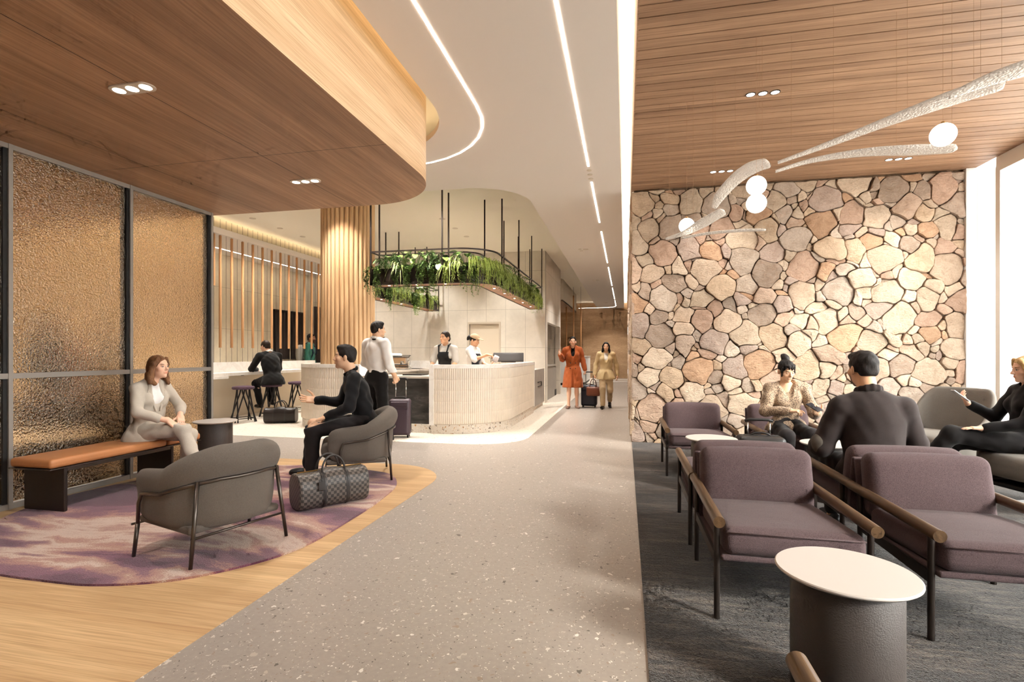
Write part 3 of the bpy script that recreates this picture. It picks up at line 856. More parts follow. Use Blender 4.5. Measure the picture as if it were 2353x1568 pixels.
def make_stool():
    t = thing('bar_stool', 'purple padded bar stool', 'stool', group='bar stools')
    m = MB(); m.lathe([(.02, .615), (.185, .618), (.198, .635), (.198, .655), (.185, .672), (.1, .682), (.001, .684)], n=28); m.build('seat', SEATPURPLE, t, smooth=True)
    for k in range(4):
        a = PI / 4 + k * PI / 2; d = Vector((math.cos(a), math.sin(a), 0)); s = Vector((-d.y, d.x, 0))
        for sg in (-1, 1):
            m = MB(); m.tube(smooth_path([d * .11 + s * sg * .012 + Vector((0, 0, .62)), d * .115 + s * sg * .03 + Vector((0, 0, .52)), d * .13 + s * sg * .1 + Vector((0, 0, .3)), d * .15 + s * sg * .19], 4), .013, 8); m.build('leg', BLACK, t, smooth=True)
    m = MB()
    P = []
    for k in range(4):
        a = PI / 4 + k * PI / 2; d = Vector((math.cos(a), math.sin(a), 0)); s = Vector((-d.y, d.x, 0))
        P += [d * .146 - s * .165 + Vector((0, 0, .07)), d * .146 + s * .165 + Vector((0, 0, .07))]
    m.tube(P, .008, 6, closed=True); m.build('foot_ring', BLACK, t, smooth=True)
    return t
SEATPURPLE = fabric('stool_purple_fabric', (96, 74, 88), (72, 54, 66))
s0 = make_stool(); s0.location = (-7.12, 8.6, .003); s0.rotation_euler = (0, 0, .2); s0['label'] = 'purple bar stool standing empty nearest the glass partition'
dup(s0, (-7.12, 9.42, .003), .35, 'purple bar stool carrying the man in the black suit')
dup(s0, (-7.12, 10.28, .003), .1, 'purple bar stool half hidden behind the left ribbed counter')

# hanging dowels and their cables
m0 = MB(); m0.tube([(0, 0, 1.42), (0, 0, 3.675)], .026, 12); 
t0 = thing('hanging_dowel', 'long round timber dowel hanging on a cable above the white bar', 'timber dowel', (-7.95, 8.956, 0), group='timber dowels above the bar')
m0.build('dowel', DOWEL, t0, smooth=False, auto=40)
m = MB(); m.tube([(0, 0, 3.675), (0, 0, ZR)], .003, 5); m.tube([(0, 0, 1.125), (0, 0, 1.42)], .003, 5); m.build('cable', DARKMETAL, t0)
y = 9.269
for k in range(11):
    dup(t0, (-7.95, y, 0)); y += .3112
t1 = thing('hanging_dowel', 'shorter timber dowel hanging closest to the glass partition', 'timber dowel', (-7.95, 8.79, 0), group='timber dowels above the bar')
MB().tube([(0, 0, 2.65), (0, 0, 3.675)], .026, 12).build('dowel', DOWEL, t1, auto=40)
m = MB(); m.tube([(0, 0, 3.675), (0, 0, ZR)], .003, 5); m.tube([(0, 0, 1.125), (0, 0, 2.65)], .003, 5); m.build('cable', DARKMETAL, t1)
c0 = MB().tube([(0, 0, 1.125), (0, 0, ZR)], .003, 5).build('steel_cable', DARKMETAL, loc=(-7.95, 9.112, 0)); tag(c0, 'thin bare steel cable between the hanging dowels', 'cable', 'bare cables between the dowels')
y = 9.425
for k in range(10):
    dup(c0, (-7.95, y, 0)); y += .3112

# fluted column
m = MB(); n = 34; Rc = .43
m.lathe([(Rc - .02, 0), (Rc - .02, ZR)], (-4.9, 8.56, 0), 40, mi=1)
for k in range(n):
    a = 2 * PI * k / n
    m.tube([(-4.9 + Rc * math.cos(a), 8.56 + Rc * math.sin(a), 0), (-4.9 + Rc * math.cos(a), 8.56 + Rc * math.sin(a), ZR)], .040, 12, caps=False)
st('column', m, [OAKV, simple('column_core', (90, 60, 36), .9)], 'round column clad in vertical timber half rounds behind the counter', 'column', auto=50)

# second dowel screen, soffit and counter far down the corridor
t = thing('hanging_dowel', 'dowel of the far screen by the timber end wall', 'timber dowel', (-1.75, 21.0, 0), group='timber dowels of the far screen')
MB().tube([(0, 0, 1.3), (0, 0, 3.3)], .028, 8).build('dowel', DOWEL, t, auto=40)
MB().tube([(0, 0, 3.3), (0, 0, ZR)], .004, 5).build('cable', DARKMETAL, t)
for k in range(1, 9): dup(t, (-1.75 - .3 * k, 21.0 + .1 * k, [0, .35, 0, .5, 0, .35, .1, .4, 0][k]))
m = MB(); m.prism([(-9.4, 18.2), (-2.9, 18.2)] + arc(-2.9, 18.9, .7, -90, 0)[1:] + [(-2.2, 24), (-9.4, 24)], 3.2, 3.25); m.wall([(-9.4, 18.2), (-2.9, 18.2)] + arc(-2.9, 18.9, .7, -90, 0)[1:] + [(-2.2, 24), (-9.4, 24)], 3.2, ZR, mi=1)
st('ceiling_far', m, [SOFFIT, CREAM], 'lowered timber soffit with cream edge beyond the tile wall', 'ceiling', flip=False)
t = thing('far_counter', 'white curved counter standing behind the two walking women', 'counter')
fp = [(-3.6, 21.2)] + arc(-2.6, 22.2, .95, -90, 0) + [(-1.65, 25.2)]
m = MB(); band(m, fp, 0, -.3, .1, 1.15); m.build('counter_front', WHITE, t)
m = MB(); band(m, fp, .02, -.32, 1.15, 1.19); m.build('counter_top', MARBLE, t)
m = MB(); band(m, fp, -.03, -.3, 0, .1); m.build('plinth', BLACK, t)
t = thing('display_shelving', 'dark steel shelving with timber shelves behind the orange coat', 'shelving')
m = MB()
for x in (-3.1, -2.7, -2.25): m.box(x, 17.5, 0, x + .03, 17.9, 2.6)
m.build('frame', BLACK, t)
for z in (.5, 1.0, 1.5, 2.0, 2.5):
    MB().box(-3.1, 17.48, z, -2.22, 17.92, z + .05).build('shelf', OAKV, t)

# triple downlights
def triple(name, pos, label, cat='downlight', plate=True, r=.037, pitch=.105, rot=0.0, z=0):
    t = thing(name, label, cat, pos, rot, 'triple downlights')
    if plate:
        m = MB(); po = arc(pitch, 0, r + .022, -90, 90, 8) + arc(-pitch, 0, r + .022, 90, 270, 8); m.prism(po, -.008, .002); m.build('trim_plate', simple('downlight_trim', (206, 190, 172), .5), t)
    for k in (-1, 0, 1):
        if not plate:
            m = MB(); m.lathe([(r, -.001), (r, -.006), (r + .008, -.006), (r + .008, -.001)], (k * pitch, 0, 0), 20); m.build('trim_ring', DARKMETAL, t)
        m = MB(); m.lathe([(.0005, -.0095 if plate else -.004), (r, -.0095 if plate else -.004), (r, .001)], (k * pitch, 0, 0), 20); m.build('lens', LENS, t)
    return t
triple('triple_downlight', (-3.162, 2.804, ZS), 'oblong three lamp downlight in the timber soffit, the nearer one')
triple('triple_downlight', (-3.157, 4.688, ZS), 'oblong three lamp downlight in the timber soffit, near its curved end')
for p, l in (((1.232, 5.15, ZC), 'three round downlights in the slat ceiling above the twin globes'), ((1.232, 7.24, ZC), 'three round downlights in the slat ceiling near the stone wall, left'), ((3.273, 7.24, ZC), 'three round downlights in the slat ceiling near the stone wall, right'), ((3.29, 5.15, ZC), 'three round downlights in the slat ceiling beside the window')):
    triple('triple_downlight', p, l, plate=False, r=.036, pitch=.104)
def dot(name, pos, label, r=.05, mat=LENS):
    m = MB(); m.lathe([(.0005, -.003), (r, -.003), (r, .001)], (0, 0, 0), 16)
    t = thing(name, label, 'downlight', pos, 0, 'small round downlights'); m.build('lens', mat, t)
    MB().lathe([(r, -.006), (r + .012, -.006), (r + .012, .001)], (0, 0, 0), 16).build('trim_ring', simple('dot_trim', (200, 186, 168), .5) if 'dot_trim' not in bpy.data.materials else bpy.data.materials['dot_trim'], t)
    return t
for k, yy in enumerate((6.83, 7.0, 7.17)): dot('downlight', (-.46, yy, ZC), ['first dot downlight after the longest light line', 'middle dot of three between the light lines', 'last dot downlight before the second light line'][k], .022)
DIM = simple('unlit_downlight', (150, 140, 128), .5)
for k, (x, yy, zz, lit) in enumerate([(-3.58, 9.88, ZR, 1), (-3.58, 10.68, ZR, 1), (-3.58, 11.49, ZR, 1), (-7.27, 9.04, ZR, 0), (-7.27, 9.88, ZR, 0), (-7.27, 10.69, ZR, 0), (-.89, 12.0, ZC, 1), (-.88, 17.1, ZC, 1), (-.88, 24.8, ZC, 1)]):
    dot('downlight', (x, yy, zz), ['nearest lit downlight above the planter', 'middle lit downlight above the planter', 'farthest lit downlight above the planter', 'unlit downlight nearest the timber soffit over the bar', 'middle unlit downlight over the bar', 'unlit downlight farthest along the bar', 'nearest round downlight in the corridor ceiling', 'second round downlight in the corridor ceiling', 'farthest round downlight in the corridor ceiling'][k], .05, LENS if lit else DIM)
for (x, y) in ((-1.02, 11.95), (-1.0, 12.15), (-1.02, 17.07), (-1.0, 17.3)):
    dot('downlight', (x, y, ZC), 'tiny spotlight beside the round corridor downlight', .025)
# ================================================================== FURNITURE
TAUPE = fabric('taupe_upholstery', (112, 103, 95), (92, 84, 77), weave=360)
PURPLE = fabric('purple_upholstery', (100, 83, 84), (73, 58, 60), weave=300, bump=.45)
GREYUP = fabric('grey_upholstery', (128, 122, 114), (108, 102, 95), weave=380)
TAN = simple('tan_leather', (186, 124, 78), .42, bump=(90, .18), var=.07, vscale=4)
PEBBLE = simple('pebbled_leather', (66, 58, 54), .5, bump=(190, .4), var=.05, vscale=6)
TABLEWHITE = simple('table_top_white', (192, 184, 177), .45)
TABLEEDGE = simple('table_edge', (226, 208, 196), .5)
GUNMETAL = simple('gunmetal_tube', (92, 84, 78), .32, .85)

# purple rug
rug_px = [(-3.9, 2.37), (-3.558, 2.324), (-3.132, 2.317), (-2.931, 2.327), (-2.704, 2.388), (-2.475, 2.506), (-2.292, 2.699), (-2.158, 2.92), (-2.09, 3.2), (-2.085, 3.65), (-2.09, 4.0), (-2.115, 4.3), (-2.16, 4.62), (-2.25, 4.87), (-2.4, 5.09), (-2.6, 5.22), (-3.05, 5.32), (-3.6, 5.34), (-4.2, 5.16), (-4.6, 4.75), (-4.86, 4.25), (-4.93, 3.72), (-4.84, 3.3), (-4.62, 2.9), (-4.3, 2.55)]
rp_ = [tuple(p)[:2] for p in smooth_path([(x, y, 0) for x, y in rug_px + rug_px[:1]], 5)][:-1]
m = MB(); m.prism(rp_, .003, .016)
tag(m.build('rug', RUG), 'large rug with swirling purple, pink and cream pattern on the oak floor', 'rug')

# bench
t = thing('bench', 'long tan leather bench on dark plate legs against the glass partition', 'bench', (-4.655, 0, .016))
m = MB(); m.rbox((0, 3.78, .402), (.43, 1.08, .075), .028, puff=(0, 0, .006), n=4, seg=10); m.build('cushion', TAN, t, smooth=True)
m = MB(); m.rbox((0, 4.53, .402), (.43, .41, .075), .028, puff=(0, 0, .006), n=4, seg=8); m.build('cushion', TAN, t, smooth=True)
m = MB(); m.rbox((0, 3.985, .358), (.43, 1.5, .01), .004); m.box(.17, 3.38, .325, .2, 4.4, .353); m.box(-.2, 3.38, .325, -.17, 4.4, .353); m.build('frame', GUNMETAL, t)
for y in (3.36, 4.38):
    m = MB(); m.rbox((0, y, .177), (.42, .03, .354), .008); m.build('leg', DARKMETAL, t)
# far cushion seen beside the woman's knee

# round side tables
def make_table():
    t = thing('side_table', 'x', 'side table', group='round side tables')
    m = MB(); m.lathe([(.001, .476), (.19, .476), (.222, .484), (.232, .492), (.232, .496), (.228, .5), (.001, .5)], n=64); m.build('table_top', TABLEWHITE, t, auto=40)
    m = MB(); m.lathe([(.178, 0), (.18, .004), (.18, .47), (.176, .476)], n=48); m.build('base', PEBBLE, t, auto=40)
    return t
tb = make_table(); tb.location = (.79, 2.13, .006); tb['label'] = 'round white topped side table in front of the nearest purple armchairs'
dup(tb, (-4.69, 5.21, .016), 0, 'round white topped side table between the bench end and the partition')
dup(tb, (.79, 5.19, .006), 0, 'round white topped side table beside the black suitcase')
dup(tb, (1.77, 5.12, .006), 0, 'round white topped side table half hidden by the man in the dark blazer')

# tub chairs (face +Y)
def make_tub():
    t = thing('tub_chair', 'x', 'armchair', group='taupe tub chairs')
    half = []
    P = [(.335, .30), (.345, .12)] + [(.35 * math.cos(a), -.06 + .29 * math.sin(-a)) for a in [PI * i / 22 for i in range(0, 23)]] + [(-.345, .12), (-.335, .30)]
    path = smooth_path([(x, y, 0) for x, y in P], 2); n = len(path); rings = []
    def prm(i):
        s = i / (n - 1); b = math.sin(PI * s); e = min(s, 1 - s)
        k = max(0, min(1, (b - .08) / .86)); k = k ** 1.25 * (1.25 - .25 * k)
        return s, e, k
    rail = []
    for i in range(n):
        s, e, k = prm(i)
        a = path[max(i - 1, 0)]; b = path[min(i + 1, n - 1)]
        tx, ty = (b - a).xy.normalized(); nx, ny = ty, -tx         # outward
        if nx * path[i].x + ny * path[i].y < 0: nx, ny = -nx, -ny
        top = .555 + .165 * k; rz = .42 + .10 * k; bot = .20 - .01 * k
        end = min(1, e / .035); end = math.sqrt(max(0, 1 - (1 - end) ** 2)) if e < .035 else 1
        prof = [(-.075, bot + .01), (-.03, bot), (.0, bot + .03), (.012, rz - .1), (.012, rz - .02), (.03, rz + .01), (.03 + .032 * k, rz + (top - rz) * .35), (.03 + .034 * k, rz + (top - rz) * .62), (.018 + .022 * k, rz + (top - rz) * .88), (-.005, top), (-.055, top - .012), (-.085, top - .06), (-.09, rz - .04), (-.085, .3)]
        mz = (top + bot) / 2; ring = []
        for o, z in prof:
            o2 = -.015 + (o + .015) * (.25 + .75 * end); z2 = mz + (z - mz) * (.72 + .28 * end)
            ring.append((path[i].x + nx * o2, path[i].y + ny * o2, z2))
        rings.append(ring); rail.append((path[i].x + nx * .028, path[i].y + ny * .028, rz - .012))
    m = MB(); m.loft(rings)
    o = m.build('shell', TAUPE, t, smooth=True)
    md = o.modifiers.new('s', 'SUBSURF'); md.levels = 1; md.render_levels = 1
    m = MB(); m.rbox((0, .06, .315), (.56, .60, .16), .07, puff=(0, 0, .02)); m.build('seat_cushion', TAUPE, t, smooth=True)
    m = MB(); m.rbox((0, .02, .205), (.62, .58, .05), .02); m.build('seat_base', TAUPE, t, smooth=True)
    a = rail[2]; b = rail[-3]
    m = MB(); m.tube([(a[0] + .005, a[1] + .055, .2), (a[0] + .003, a[1] + .05, .34), (a[0], a[1] + .02, a[2] - .01)] + rail[3:-3] + [(b[0], b[1] + .02, b[2] - .01), (b[0] - .003, b[1] + .05, .34), (b[0] - .005, b[1] + .055, .2)], .0115, 8); m.build('rail', GUNMETAL, t, smooth=True)
    for x, y, zt, dx, dy in ((.29, -.30, .52, .03, -.03), (-.29, -.30, .52, -.03, -.03)):
        m = MB(); m.tube([(x * .93, y + .01, .505), (x * 1.13, y - .02, 0)], [.0135, .0115], 10); m.build('leg', GUNMETAL, t, smooth=True)
    for x in (.335, -.335):
        e_ = b if x * b[0] > 0 else a
        m = MB(); m.tube([(e_[0] + math.copysign(.005, x), e_[1] + .055, .21), (e_[0] * 1.05, e_[1] + .075, 0)], [.0135, .0115], 10); m.build('leg', GUNMETAL, t, smooth=True)
    m = MB(); m.tube([(.352, .31, .175), (-.352, .31, .175)], .008, 6); m.build('stretcher', GUNMETAL, t, smooth=True)
    m = MB(); m.tube([(.32, -.31, .17), (-.32, -.31, .17)], .008, 6); m.build('stretcher', GUNMETAL, t, smooth=True)
    return t
tub = make_tub(); tub.location = (-2.735, 3.02, .016); tub.rotation_euler = (0, 0, math.atan2(.956, .294)); tub['label'] = 'taupe tub armchair seen from behind, standing empty on the purple rug'
dup(tub, (-2.76, 5.02, .016), math.atan2(.86, -.5), 'taupe tub armchair holding the man in the black shirt')

# purple lounge armchair (faces +Y)
def make_arm():
    t = thing('armchair', 'x', 'armchair', group='purple armchairs')
    for sx in (-1, 1):
        m = MB(); m.tube([(sx * .335, .455, .49), (sx * .335, -.475, .49)], .0275, 20); m.build('armrest', WALNUT, t, auto=40)
        for y in (.385, -.345):
            m = MB(); m.tube([(sx * .335, y, 0), (sx * .335, y, .475)], .0145, 10); m.build('leg', DARKMETAL, t, auto=40)
        m = MB(); m.box(sx * .335 - .006, -.345, .255, sx * .335 + .006, .385, .305); m.build('side_rail', DARKMETAL, t)
    Mx = Matrix.Rotation(math.radians(3.5), 3, 'X')
    m = MB(); m.rbox((0, .03, .285), (.64, .78, .03), .012, M=Mx); m.build('seat_board', PURPLE, t, smooth=True)
    m = MB(); m.rbox((0, .07, .37), (.625, .72, .135), .045, puff=(0, .008, .018), M=Mx, seg=10, n=5); m.build('seat_cushion', PURPLE, t, smooth=True)
    Bx = Matrix.Rotation(math.radians(12), 3, 'X')
    m = MB(); m.rbox((0, -.335, .525), (.625, .14, .37), .055, puff=(.006, .022, .012), M=Bx, seg=10, n=5); m.build('back_cushion', PURPLE, t, smooth=True)
    m = MB(); m.rbox((0, -.415, .46), (.645, .028, .40), .012, M=Bx); m.build('back_board', PURPLE, t, smooth=True)
    # welt seams round the seat front
    m = MB(); m.tube([(-.30, .432, .435), (0, .442, .439), (.30, .432, .435)], .0035, 6); m.build('seam', PURPLE, t, smooth=True)
    return t
ac = make_arm(); z0 = .006
ac.location = (.772, 3.085, z0); ac.rotation_euler = (0, 0, PI); ac['label'] = 'purple armchair facing the near white side table, left of the front pair'
dup(ac, (1.685, 3.085, z0), PI, 'purple armchair at the right of the front pair, cut by the right edge')
dup(ac, (.765, 4.045, z0), 0, 'purple armchair back to back with the front left one, facing the stone wall')
dup(ac, (1.69, 4.045, z0), 0, 'purple armchair in which the man in the dark blazer sits')
dup(ac, (.765, 6.11, z0), PI, 'empty purple armchair against the stone wall facing the camera')
dup(ac, (1.695, 6.11, z0), PI, 'purple armchair by the stone wall with the woman in patterned blouse')
dup(ac, (.772, 1.03, z0), 0, 'purple armchair of which only a timber armrest tip shows at the bottom edge')

# grey lounge chairs (face +Y)
def make_lounge():
    t = thing('lounge_chair', 'x', 'armchair', group='grey lounge chairs')
    P = [(.37, .30, 0), (.40, .10, 0), (.40, -.12, 0), (.33, -.33, 0), (.17, -.40, 0), (0, -.415, 0), (-.17, -.40, 0), (-.33, -.33, 0), (-.40, -.12, 0), (-.40, .10, 0), (-.37, .30, 0)]
    path = smooth_path(P, 4); n = len(path); rings = []
    for i, p in enumerate(path):
        s = i / (n - 1); e = min(s, 1 - s) * 2
        k = max(0, min(1, (e - .42) / .3)); k = k * k * (3 - 2 * k)
        top = .50 + .36 * k + .06 * min(1, e / .42); lean = .10 * k
        a = path[max(i - 1, 0)]; b = path[min(i + 1, n - 1)]; tx, ty = (b - a).xy.normalized(); nx, ny = ty, -tx
        if nx * p.x + ny * p.y < 0: nx, ny = -nx, -ny
        end = min(1, e / .06); w = .055 * (.3 + .7 * math.sqrt(end))
        bot = .17; tt = bot + (top - bot) * (.8 + .2 * end)
        prof = [(-w * .6, bot), (0, bot - .01), (.01, bot + .05), (.02 + lean * .5, (bot + tt) / 2), (.02 + lean, tt - .03), (lean - .005, tt), (lean - w * .6, tt - .008), (lean - w, tt - .05), (-w + lean * .45, (bot + tt) / 2)]
        rings.append([(p.x * (1 - .12 * (z < .2)) + nx * o, p.y * (1 - .12 * (z < .2)) + ny * o, z) for o, z in prof])
    m = MB(); m.loft(rings); o = m.build('shell', GREYUP, t, smooth=True); md = o.modifiers.new('s', 'SUBSURF'); md.levels = 1; md.render_levels = 1
    m = MB(); m.rbox((0, .04, .34), (.66, .66, .19), .07, puff=(0, 0, .02)); m.build('seat_cushion', GREYUP, t, smooth=True)
    m = MB(); m.rbox((0, -.02, .165), (.6, .58, .04), .015); m.build('under_pan', BLACK, t, smooth=True)
    m = MB(); m.lathe([(.25, 0), (.25, .012), (.04, .03), (.035, .15)], n=32); m.build('swivel_base', BLACK, t, auto=40)
    return t
lc = make_lounge(); lc.location = (3.28, 6.55, z0); lc.rotation_euler = (0, 0, math.radians(118)); lc['label'] = 'empty grey lounge chair between the stone wall and the white window end'
dup(lc, (3.46, 5.16, z0), math.radians(104), 'grey lounge chair under the blonde woman at the right edge')

# ------------------------------------------------------------------ luggage
def case(name, label, size, rgb, loc, rz, handle=.38, ribs=True, grip=True, cat='suitcase', tilt=0):
    w, d, h = size
    mt = simple(name + '_shell_' + label[:5].replace(' ', ''), rgb, .42, bump=(70, .1))
    t = thing(name, label, cat, loc, rz)
    if tilt: t.rotation_euler = (tilt, 0, rz)
    m = MB(); m.rbox((0, 0, .035 + h / 2), (w, d, h), min(.05, d * .3), puff=(0, d * .04, 0), n=5); m.build('shell', mt, t, smooth=True)
    m = MB()
    if ribs:
        m.rbox((0, -d / 2 - .008, .035 + h * .40), (w * .78, .03, h * .66), .014); m.rbox((0, -d / 2 - .008, .035 + h * .86), (w * .78, .03, h * .14), .013)
        m.build('front_pocket', mt, t, smooth=True)
    m = MB(); z = .035 + h / 2; P = arc(w / 2 - .04, 0, .045, -90, 90, 6)
    m.tube([(x, 0, z + (h / 2 + .002) * s) for x, s in ((-w / 2 + .06, 1), (w / 2 - .06, 1))] + [(w / 2 + .002, 0, z + h / 2 - .06), (w / 2 + .002, 0, z - h / 2 + .06), (w / 2 - .06, 0, z - h / 2 - .002), (-w / 2 + .06, 0, z - h / 2 - .002), (-w / 2 - .002, 0, z - h / 2 + .06), (-w / 2 - .002, 0, z + h / 2 - .06)], .006, 6, closed=True); m.build('zip', BLACK, t, smooth=True)
    for sx in (-1, 1):
        m = MB(); m.tube([(sx * w * .24, d * .3, h), (sx * w * .24, d * .3, h + .035 + handle)], .008, 8); m.build('telescopic_pole', CHROME if not ribs or rgb[0] > 60 else BLACK, t, smooth=True)
    m = MB(); m.tube([(-w * .3, d * .3, h + .035 + handle), (-w * .2, d * .3, h + .05 + handle), (w * .2, d * .3, h + .05 + handle), (w * .3, d * .3, h + .035 + handle)], .014, 8); m.build('pull_handle', BLACK, t, smooth=True)
    if grip:
        m = MB(); m.tube(bez((-.09, 0, h + .03), (-.08, 0, h + .075), (.08, 0, h + .075), (.09, 0, h + .03)), .009, 8); m.build('top_grip', BLACK, t, smooth=True)
    for sx in (-1, 1):
        for sy in (-1, 1):
            m = MB(); m.tube([(sx * w * .38 - .011, sy * d * .3, .022), (sx * w * .38 + .011, sy * d * .3, .022)], .022, 12); m.build('wheel', BLACK, t, auto=40)
    return t
case('suitcase', 'plum trolley suitcase held by the man in the white shirt', (.33, .2, .56), (70, 54, 62), (-3.42, 7.53, .003), .25, .30)
case('suitcase', 'black cabin suitcase with raised handle beside the white round table', (.42, .24, .47), (34, 31, 30), (1.27, 5.40, .006), 0, .13, ribs=False)
case('suitcase', 'navy trolley suitcase pulled by the woman in the orange coat', (.38, .22, .5), (30, 32, 48), (-.86, 12.75, 0), -.06, .3)

# checked holdall
def checks():
    N = NT('checked_coated_canvas'); co = N.coord('UV'); ck = N.n('ShaderNodeTexChecker'); N.put(ck.inputs['Vector'], co)
    ck.inputs['Scale'].default_value = 1.0; ck.inputs['Color1'].default_value = lin((52, 46, 43)); ck.inputs['Color2'].default_value = lin((104, 95, 88))
    w = N.noise(N.coord(), 300, 2, .6)
    N.bsdf(Base_Color=N.mix(.35, ck.outputs[0], N.ramp(w, [(.3, (.6, .6, .6)), (.7, (1, 1, 1))]), 'MULTIPLY'), Roughness=.45); return N.mat
BAGDARK = simple('bag_dark_leather', (46, 40, 38), .45, bump=(80, .2))
def holdall(label, loc, rz, L=.56, D=.25, H=.30, mat=None, strap=BAGDARK, group=None, drop=0):
    t = thing('holdall', label, 'bag', loc, rz)
    m = MB(); prof = []
    for k in range(28):
        a = 2 * PI * k / 28; c, s = math.cos(a), math.sin(a)
        prof.append((D / 2 * math.copysign(abs(c) ** .62, c), H / 2 + H / 2 * math.copysign(abs(s) ** (.55 if s < 0 else .85), s)))
    xs = [-L / 2, -L / 2 + .006, -L / 2 + .02] + [-L / 2 + .02 + (L - .04) * i / 12 for i in range(1, 12)] + [L / 2 - .02, L / 2 - .006, L / 2]
    per = [0]
    for k in range(28): per.append(per[-1] + math.dist(prof[k], prof[(k + 1) % 28]))
    for i in range(len(xs) - 1):
        def sc(x):
            e = min(x + L / 2, L / 2 - x); k = .9 if e < .001 else (.965 if e < .01 else 1.0)
            return k * (1 - .05 * (1 - (2 * x / L) ** 2) * 0)
        for k in range(28):
            k2 = (k + 1) % 28; a, b = prof[k], prof[k2]; q = []; uv = []
            for x, p, u in ((xs[i], a, per[k]), (xs[i + 1], a, per[k]), (xs[i + 1], b, per[k + 1]), (xs[i], b, per[k + 1])):
                s = sc(x); sag = .012 * math.sin((x / L + .5) * PI * 3) * (p[1] / H)
                q.append((x, p[0] * s, H / 2 + (p[1] - H / 2) * s - sag + drop * (x / L) * (p[1] / H))); uv.append((x / .0245, u / .0245))
            m.add(q, [(0, 1, 2, 3)], 0, uv)
    for sgn in (-1, 1):
        x = sgn * L / 2; m.add([(x, p[0] * .9, H / 2 + (p[1] - H / 2) * .9 + drop * (x / L) * (p[1] / H)) for p in prof], [tuple(range(28))], 0, [(p[0] / .0245, p[1] / .0245) for p in prof])
    m.build('body', mat, t, auto=60)
    for x in (-.1, .1):
        m = MB(); P = [Vector((x, p[0] * 1.02, H / 2 + (p[1] - H / 2) * 1.02)) for p in prof]
        m.tube(P, .004, 4, closed=True); 
        vs = []
        for p in P: vs += [(p.x - .016, p.y * 1.01, p.z), (p.x + .016, p.y * 1.01, p.z)]
        m.add(vs, [(2 * k, 2 * k + 1, (2 * k + 3) % 56, (2 * k + 2) % 56) for k in range(28)]); m.build('strap', strap, t, smooth=True)
    for y in (-.045, .045):
        m = MB(); m.tube(bez((-.1, y * 1.6, H - .02), (-.1, y, H + .17), (.1, y, H + .17), (.1, y * 1.6, H - .02), 14), .0085, 8); m.build('handle', strap, t, smooth=True)
    m = MB(); m.tube([(-L / 2 + .02, 0, H + .002), (L / 2 - .02, 0, H + .002)], .005, 6); m.build('zip', simple('zip_brass', (150, 120, 70), .3, .9) if 'zip_brass' not in bpy.data.materials else bpy.data.materials['zip_brass'], t)
    return t
hb = holdall('dark grey checkerboard holdall standing on the rug before the tub chair', (-2.47, 4.02, .016), math.atan2(.5, .36), L=.6, D=.27, H=.30, mat=checks())
m = MB(); m.rbox((-.13, -.15, .2), (.055, .006, .075), .002); m.build('luggage_tag', BAGDARK, hb)
m = MB(); m.tube([(-.11, -.06, .3), (-.13, -.147, .235)], .003, 5); m.build('tag_cord', BAGDARK, hb)
holdall('black leather holdall on the floor beside the bar stool', (-6.32, 8.62, .003), .35, L=.56, D=.26, H=.29, mat=simple('black_bag_leather', (38, 30, 26), .4, bump=(60, .3)))

# ------------------------------------------------------------------ pendants
WIRE = simple('pendant_wire', (168, 130, 96), .5, .2)
TAUPEX = None
def globe(label, pos, r=.0715, wires=(0,)):
    t = thing('globe_pendant', label, 'pendant lamp', pos, 0, 'opal globe pendants')
    m = MB(); m.sphere((0, 0, 0), r, 32, 20); m.build('opal_globe', GLOBE, t, smooth=True)
    m = MB(); m.lathe([(.012, r - .004), (.012, r + .012), (.003, r + .016)], n=12); m.build('cap', simple('brass_cap', (170, 130, 80), .3, .9) if 'brass_cap' not in bpy.data.materials else bpy.data.materials['brass_cap'], t)
    for dx in wires:
        m = MB(); m.tube([(dx, 0, r * .95), (dx, 0, ZC - pos[2])], .0009, 4, mi=0); m.build('wire', WIRE, t)
    return t
def pix(u, v, d):
    th = math.atan(260.5 / F); c, s = math.cos(th), math.sin(th); a = (u - 1176.5) / F; b = (813 - v) / F
    return Vector(((a * c - s) * d, (a * s + c) * d, 1.3 + b * d))
globe('large opal globe pendant nearest the window', pix(2167, 310, 3.33), wires=(-.0, .05))
globe('upper globe of the twin globe pendant before the stone wall', pix(1738, 427, 3.9), wires=(0, .04))
globe('lower globe touching the one above in the twin pendant', pix(1738, 467.5, 3.9), wires=())
globe('smallest looking opal globe pendant at the left of the cluster', pix(1578, 519, 4.92))

